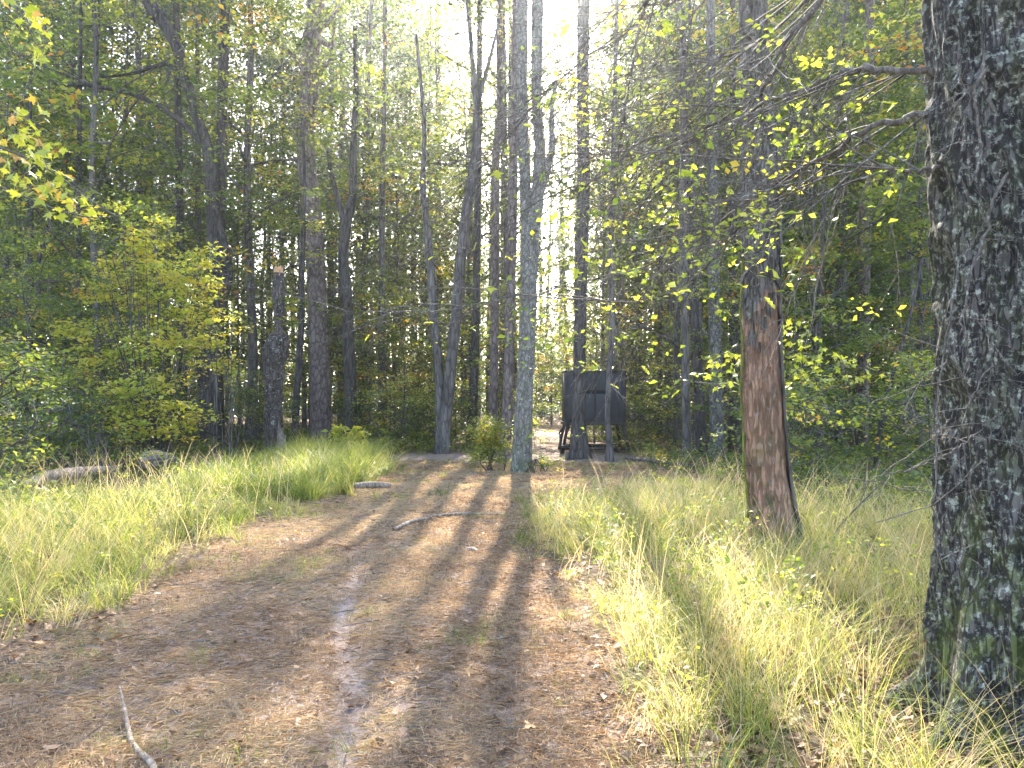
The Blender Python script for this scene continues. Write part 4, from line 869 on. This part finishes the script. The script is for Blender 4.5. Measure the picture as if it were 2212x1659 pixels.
log('fallen_branch', 'short grey log beside the sunlit grass left of the path', [gp(765, 1060, .05), gp(800, 1058, .06), gp(845, 1057, .05)], [.05, .055, .04], M['dead_wood'], 'branch')
log('wood_chip', 'small pale chunk of wood on the shaded path', [gp(1008, 1164, .02), gp(1020, 1168, .025), gp(1034, 1173, .02)], [.02, .03, .02], M['dead_wood'], 'wood chip')
log('fallen_log', 'dark fallen timber in the shade behind the path bend', [gp(840, 950, .1), gp(900, 945, .15), gp(990, 938, .2)], [.12, .11, .07], M['bark_far'])
log('fallen_log', 'pale broken log between the red-barked tree and the lichened oak', [gp(1990, 1090, .22), gp(2025, 1086, .26), gp(2080, 1084, .26)], [.03, .09, .09], M['dead_wood'], rough=.3)
log('fallen_stick', 'crooked pale stick at the lower left, snapped in two places', [gp(258, 1500, .09), gp(272, 1545, .05), gp(282, 1590, .03), gp(300, 1625, .03), gp(330, 1650, .03), gp(328, 1690, .03)], [.005, .009, .012, .010, .014, .014], M['dead_wood'], 'stick')
log('fallen_stick', 'thin grey stick poking from tall grass right of the red-barked tree', [gp(1790, 1215, .02), gp(1805, 1215, .25), D(1838, 1110, 6.9), D(1896, 1052, 6.8)], [.012, .010, .008, .004], M['twig'], 'stick')
log('fallen_branch', 'low dead branch on the ground in front of the cluster of dark trunks', [gp(1350, 990, .08), gp(1420, 1002, .12), gp(1500, 1010, .08)], [.05, .05, .03], M['bark_far'], 'branch')

# ------------------------------------------------------------------ grasses
def blades(x, y, L, az, curve, wd, tint, K_=4, name='grass', mat='grass', lift=0., stiff=None):
    n = len(x); z = gz(x, y) + lift; s = np.linspace(0, 1, K_ + 1)
    dx, dy = np.cos(az), np.sin(az); t0 = .12 + .15 * RS.rand(n) if stiff is None else stiff
    ang = (t0[:, None] + curve[:, None] * s[None] ** 1.3)      # angle from vertical
    st = L[:, None] / K_; hx = np.concatenate([np.zeros((n, 1)), np.cumsum(np.sin(ang[:, 1:]) * st, 1)], 1); hz = np.concatenate([np.zeros((n, 1)), np.cumsum(np.cos(ang[:, 1:]) * st, 1)], 1)
    P = np.stack([x[:, None] + dx[:, None] * hx, y[:, None] + dy[:, None] * hx, np.maximum(z[:, None] + hz, z[:, None] - .0 + .004 * s[None])], -1)
    a2 = az + RS.randn(n) * .9 + math.pi / 2; sx = np.stack([np.cos(a2), np.sin(a2), 0 * a2], -1)
    w_ = wd[:, None] * (1 - s[None] ** 1.5 * .8) / 2
    Lf = P - sx[:, None] * w_[..., None]; Rt = P + sx[:, None] * w_[..., None]
    V = np.stack([Lf[:, :-1], Rt[:, :-1]], 2).reshape(n, 2 * K_, 3); V = np.concatenate([V, P[:, -1:]], 1); m = 2 * K_ + 1
    b = np.arange(n)[:, None] * m; q = []
    Q = [np.stack([b[:, 0] + 2 * i, b[:, 0] + 2 * i + 1, b[:, 0] + 2 * i + 3, b[:, 0] + 2 * i + 2], -1) for i in range(K_ - 1)]
    Tt = np.stack([b[:, 0] + 2 * K_ - 2, b[:, 0] + 2 * K_ - 1, b[:, 0] + 2 * K_], -1)
    Fl = ([np.concatenate(Q)] if Q else []) + [Tt]
    o = ob(name, mesh_of(name, V.reshape(-1, 3), Fl, M[mat], False, {'tint': np.repeat(np.clip(tint, 0, 1), m)})); return tag(o, kind='stuff')
def tufts(n_t, per, box, keep, hfun, R, wmul=1.):
    tx = box[0] + (box[1] - box[0]) * R.rand(n_t); ty = box[2] + (box[3] - box[2]) * R.rand(n_t)
    k = keep(tx, ty) > R.rand(n_t); tx, ty = tx[k], ty[k]; n = len(tx)
    cnt_ = (per * (.5 + R.rand(n))).astype(int); idx = np.repeat(np.arange(n), cnt_); m = len(idx)
    rr = .05 * np.sqrt(R.rand(m)) * (1 + 1.3 * R.rand(n)[idx]); a = R.rand(m) * 6.283
    x = tx[idx] + rr * np.cos(a); y = ty[idx] + rr * np.sin(a)
    H = (hfun(tx, ty) * (.62 + .75 * R.rand(n)))[idx] * (.5 + .6 * R.rand(m)); lean = R.rand(n) * 6.28
    az = a + .4 * R.randn(m); sw = R.rand(n)[idx] < .45; az[sw] = lean[idx][sw] + R.randn(sw.sum()) * .5
    return x, y, H, az, idx, n
oak_clear = lambda x, y: sm(.30, .75, ((x - 2.25) ** 2 + (y - 3.35) ** 2))
inview = lambda x, y: (np.abs(x) < y * .70 + .8)
R = np.random.RandomState(71)
# right: tall arching straw-green grass
def keepR(x, y): return (1 - on_path(x, y, .25)) * (x > -1) * inview(x, y) * oak_clear(x, y) * (1 - .55 * sm(10, 15, y)) * (.35 + .65 * sm(.33, .5, fbm(x * .8 + 50, y * .8, 3))) * sm(2.45, 3.0, y + .3 * (x - 0.6)) * (1 - .85 * sm(3.0, 3.9, x) * sm(7.6, 9.2, y))
def hR(x, y): return (.36 + .36 * fbm(x * .7 + 20, y * .7, 2)) * (.55 + .45 * sm(.0, .9, x - path_right(y))) * (1 - .42 * sm(7.5, 11, y))
x, y, H, az, idx, n = tufts(6000, 27, (-.3, 9, 2.6, 14.5), keepR, hR, R)
tt = .55 + .55 * (fbm(x * .5 + 7, y * .5 + 2, 3) - .45) + (.24 * R.randn(n))[idx] + .16 * R.randn(len(x))
blades(x, y, H * 1.38, az, .5 + 1.7 * R.rand(len(x)), np.maximum(.0030, .00055 * y) * (.7 + .6 * R.rand(len(x))), tt, 4, 'tall_grass')
# left: tall green grass
def keepL(x, y): return (1 - on_path(x, y, .3)) * (x < 0) * inview(x, y) * (1 - .6 * sm(12, 19, y)) * (.3 + .7 * sm(.30, .5, fbm(x * .7 + 5, y * .7 + 60, 3))) * sm(4.2, 5.2, y) * (1 - .93 * sm(-4.3, -5.4, x) * sm(10.5, 12.5, y))
def hL(x, y): return (.48 + .46 * fbm(x * .6 + 33, y * .6, 2)) * (.5 + .5 * sm(0, 1.2, path_left(y) - x)) * (1 - .5 * sm(8, 12, y) * (1 - .8 * np.exp(-((x + 4) ** 2 + (y - 16) ** 2 * .3) / 2)))
x, y, H, az, idx, n = tufts(6400, 24, (-13, -1.5, 4.2, 21), keepL, hL, R)
tt = .44 + .5 * (fbm(x * .4 + 17, y * .4 + 2, 3) - .45) + (.22 * R.randn(n))[idx] + .15 * R.randn(len(x))
blades(x, y, H * 1.1, az, .5 + 1.6 * R.rand(len(x)), np.maximum(.0034, .0006 * y) * (.7 + .6 * R.rand(len(x))), tt, 3, 'tall_grass')
# bright tall clump on the bank left of the path
x, y, H, az, idx, n = tufts(1500, 26, (-5.8, -2.5, 11.3, 19.5), lambda x, y: (1 - on_path(x, y, .2)) * sm(-5.8, -4.9, x), lambda x, y: .50 + .5 * fbm(x * .7, y * .7, 2), R)
tt = .50 + .4 * (fbm(x * .6 + 17, y * .4 + 2, 3) - .45) + (.15 * R.randn(n))[idx] + .12 * R.randn(len(x))
blades(x, y, H, az, .5 + 1.5 * R.rand(len(x)), .00062 * y * (.7 + .6 * R.rand(len(x))), tt, 3, 'tall_grass')
# sparse grass further back and in the clearing
def keepB(x, y): return inview(x, y) * (.15 + .85 * (1 - on_path(x, y, .4))) * sm(.36, .55, fbm(x * .5 + 90, y * .5, 3)) * (1 - .5 * sm(20, 30, y))
x, y, H, az, idx, n = tufts(5200, 11, (-16, 16, 11, 34), keepB, lambda x, y: .2 + .35 * fbm(x, y, 2), R)
tt = .38 + .5 * (fbm(x * .4 + 1, y * .4 + 22, 3) - .45) + (.13 * R.randn(n))[idx]
blades(x, y, H, az, .4 + 1.2 * R.rand(len(x)), .00065 * y * (.7 + .6 * R.rand(len(x))), tt, 2, 'meadow_grass')
# short green tufts on the mown path
def keepP(x, y): return on_path(x, y, .3) * sm(.48, .60, fbm(x * 1.0 + 12, y * 1.0 + 44, 3)) * inview(x, y)
x, y, H, az, idx, n = tufts(4200, 15, (-4, 4, 2.8, 20), keepP, lambda x, y: .07 + .08 * fbm(x, y, 2), R)
tt = .35 + (.12 * R.randn(n))[idx] + .1 * R.randn(len(x)); blades(x, y, H, az, .3 + 1.1 * R.rand(len(x)), np.maximum(.003, .0006 * y), tt, 2, 'short_grass')

# mown stubble and straw on the path
def scatter_path(n, y0, y1, R, power=1.7):
    y = y0 + (y1 - y0) * R.rand(n) ** power; x = -3.6 + 7.6 * R.rand(n); k = (on_path(x, y, .5) > R.rand(n)) & inview(x, y)
    k &= ~((np.exp(-((x - rut1(y)) / .08) ** 2) * (1 - sm(6, 9, y))) * .8 > R.rand(n)); return x[k], y[k]
x, y = scatter_path(125000, 2.7, 17, R)
dens = fbm(x * 1.6 + 3, y * 1.6, 3); k = sm(.36, .52, dens) > R.rand(len(x)); x, y = x[k], y[k]; N = len(x)
tt = .50 + .9 * (fbm(x * .9 + 8, y * .9 + 30, 3) - .47) + .16 * R.randn(N)
blades(x, y, .03 + .055 * R.rand(N), R.rand(N) * 6.28, .6 * R.rand(N), np.maximum(.0028, .00065 * y), tt, 2, 'stubble', 'straw')
x, y = scatter_path(300000, 2.7, 19, R); N = len(x)
L_ = (.03 + .09 * R.rand(N) ** 2) * (1 + .04 * y); az = R.rand(N) * 3.14; el = R.randn(N) * .16
c = np.column_stack([x, y, gz(x, y) + .008 + .03 * R.rand(N) ** 2]); t = np.column_stack([np.cos(az) * np.cos(el), np.sin(az) * np.cos(el), np.sin(el)])
nn = unit(np.column_stack([R.randn(N) * .4, R.randn(N) * .4, np.ones(N)])); nn = unit(nn - (nn * t).sum(1)[:, None] * t)
V, Fc = leaf_geo(c, t, nn, L_, np.maximum(.0028, .00065 * y), .1)
tt = .56 + .9 * (fbm(x * 1.1, y * 1.1 + 70, 3) - .45) + .2 * R.randn(N)
tag(ob('straw_litter', mesh_of('straw_litter', V, Fc, M['straw'], False, {'tint': np.repeat(np.clip(tt, 0, .92), 4)})), kind='stuff')
N = 900; y = 2.9 + 13 * R.rand(N) ** 1.4; x = -3.6 + 7.4 * R.rand(N); k = (on_path(x, y, .4) > .3) & inview(x, y); x, y = x[k], y[k]; T = Tubes()
for a, b in zip(x, y):
    az = R.rand() * 3.14; l = .05 + .16 * R.rand() ** 2; z = float(gz(a, b)) + .012; v = np.array([math.cos(az), math.sin(az), 0]) * l
    T.add(np.array([(a, b, z) - v, (a, b, z + .012) + R.randn(3) * .006, (a, b, z + .004) + v]), np.array([.003, .0035, .002]), 4, .5, False)
tag(ob('twig_litter', T.mesh('twig_litter', M['twig'])), kind='stuff')
# dead leaves everywhere
N = 60000; y = 2.8 + 30 * R.rand(N) ** 1.5; x = (R.rand(N) * 2 - 1) * (y * .7 + .6); k = (R.rand(N) < (.10 + .8 * (1 - on_path(x, y)))) ; x, y = x[k], y[k]; N = len(x)
V, Fc = rand_leaves(np.column_stack([x, y, gz(x, y) + .012 + .015 * R.rand(N)]), .05, R, .35); tt = np.clip(.5 + .25 * R.randn(N), 0, 1)
tag(ob('leaf_litter', mesh_of('leaf_litter', V, Fc, M['litter'], False, {'tint': np.repeat(tt, 4)})), kind='stuff')
# low broad-leaved ground cover on the shaded floor
N = 3000; y = 8 + 37 * R.rand(N) ** 1.2; x = (R.rand(N) * 2 - 1) * (y * .7 + 1); k = (on_path(x, y, .4) < .3) & (fbm(x * .35 + 4, y * .35, 3) > .40) & ((y > 11.5) | (x > 3.2) | (x < -6)) & ~((x > -5.6) & (x < -1) & (y < 20)); x, y = x[k], y[k]
C = np.column_stack([x, y, gz(x, y) + .1 + .35 * R.rand(len(x))]); V, Fc, tt = cluster_leaves(C, 34, .26, .085, R, .42, .12, .5, .04); V[:, 2] = np.maximum(V[:, 2], gz(V[:, 0], V[:, 1]) + .01)
tag(ob('ground_cover', mesh_of('ground_cover', V, Fc, M['leaf'], False, {'tint': tt})), kind='stuff')
# small weeds in the tall grass
x = -8 + 16 * R.rand(2600); y = 3.0 + 11 * R.rand(2600); k = (on_path(x, y, .2) < .15) & (oak_clear(x, y) > .8) & inview(x, y) & (x < 4.5); x, y = x[k], y[k]; N = len(x)
blades(x, y, .55 + .45 * R.rand(N), R.rand(N) * 6.28, .25 + .9 * R.rand(N), np.maximum(.0035, .0007 * y), .85 + .15 * R.rand(N), 5, 'seed_stalks')
N = 1800; x = -9 + 17 * R.rand(N); y = 3.3 + 11 * R.rand(N); k = (on_path(x, y, .2) < .3) & (oak_clear(x, y) > .8) & inview(x, y); x, y = x[k], y[k]
C = np.column_stack([x, y, gz(x, y) + .08 + .42 * R.rand(len(x))]); V, Fc, tt = cluster_leaves(C, 16, .07, .03, R, .50, .3, .6, .05)
tag(ob('grassland_weeds', mesh_of('grassland_weeds', V, Fc, M['leaf_bright'], False, {'tint': tt})), kind='stuff')

# single fallen leaves that can be picked out on the path
leafspots = [(1300, 1438), (785, 1215), (590, 1350), (585, 1308), (850, 1440), (840, 1470), (1180, 1485), (905, 1455), (960, 1500), (1010, 1455), (1130, 1170), (1240, 1260), (720, 1415), (1150, 1560), (1345, 1610), (1540, 1500), (1560, 1510), (1390, 1540), (640, 1560), (430, 1480), (180, 1430), (110, 1600), (240, 1380), (1080, 1600), (1460, 1580), (520, 1620), (60, 1640), (870, 1600), (1620, 1560), (1000, 1330)]
R = np.random.RandomState(91); GR = [M['litter']]
FL = []
for k in range(4):
    V, Fc = maple_mesh(20 + k) if k < 2 else oak_leaf(20 + k); V = V.copy(); V[:, 2] += .12 * (V[:, 0] ** 2 * 4 - V[:, 1] * .4 * (k % 2))
    FL.append(mesh_of('fallen_leaf', V, Fc, M['litter'], False, {'tint': np.full(len(V), (.3, .9, .55, .75)[k])}))
for k, (a, b) in enumerate(leafspots):
    p = gp(a, b, .03); o = ob('fallen_leaf', FL[k % 4], loc=p); s = .075 + .05 * R.rand(); o.scale = (s, s, s); o.rotation_euler = (R.randn() * .35, R.randn() * .35, R.rand() * 6.28)
    look = ('dark brown lobed', 'orange-tan lobed', 'brown narrow', 'tan narrow')[k % 4]
    reg = 'far up the path' if b < 1250 else 'beside the pale rut' if 640 < a < 900 else 'left of the pale rut' if a <= 640 else 'on the mown grass right of the rut' if a < 1250 else 'at the foot of the tall grass on the right'
    tag(o, look + ' fallen leaf ' + reg, 'leaf', 'fallen leaves on the path')
print('placed', c1, c2, c3, c4, c5, 'tris', sum(len(m.polygons) for m in bpy.data.meshes))
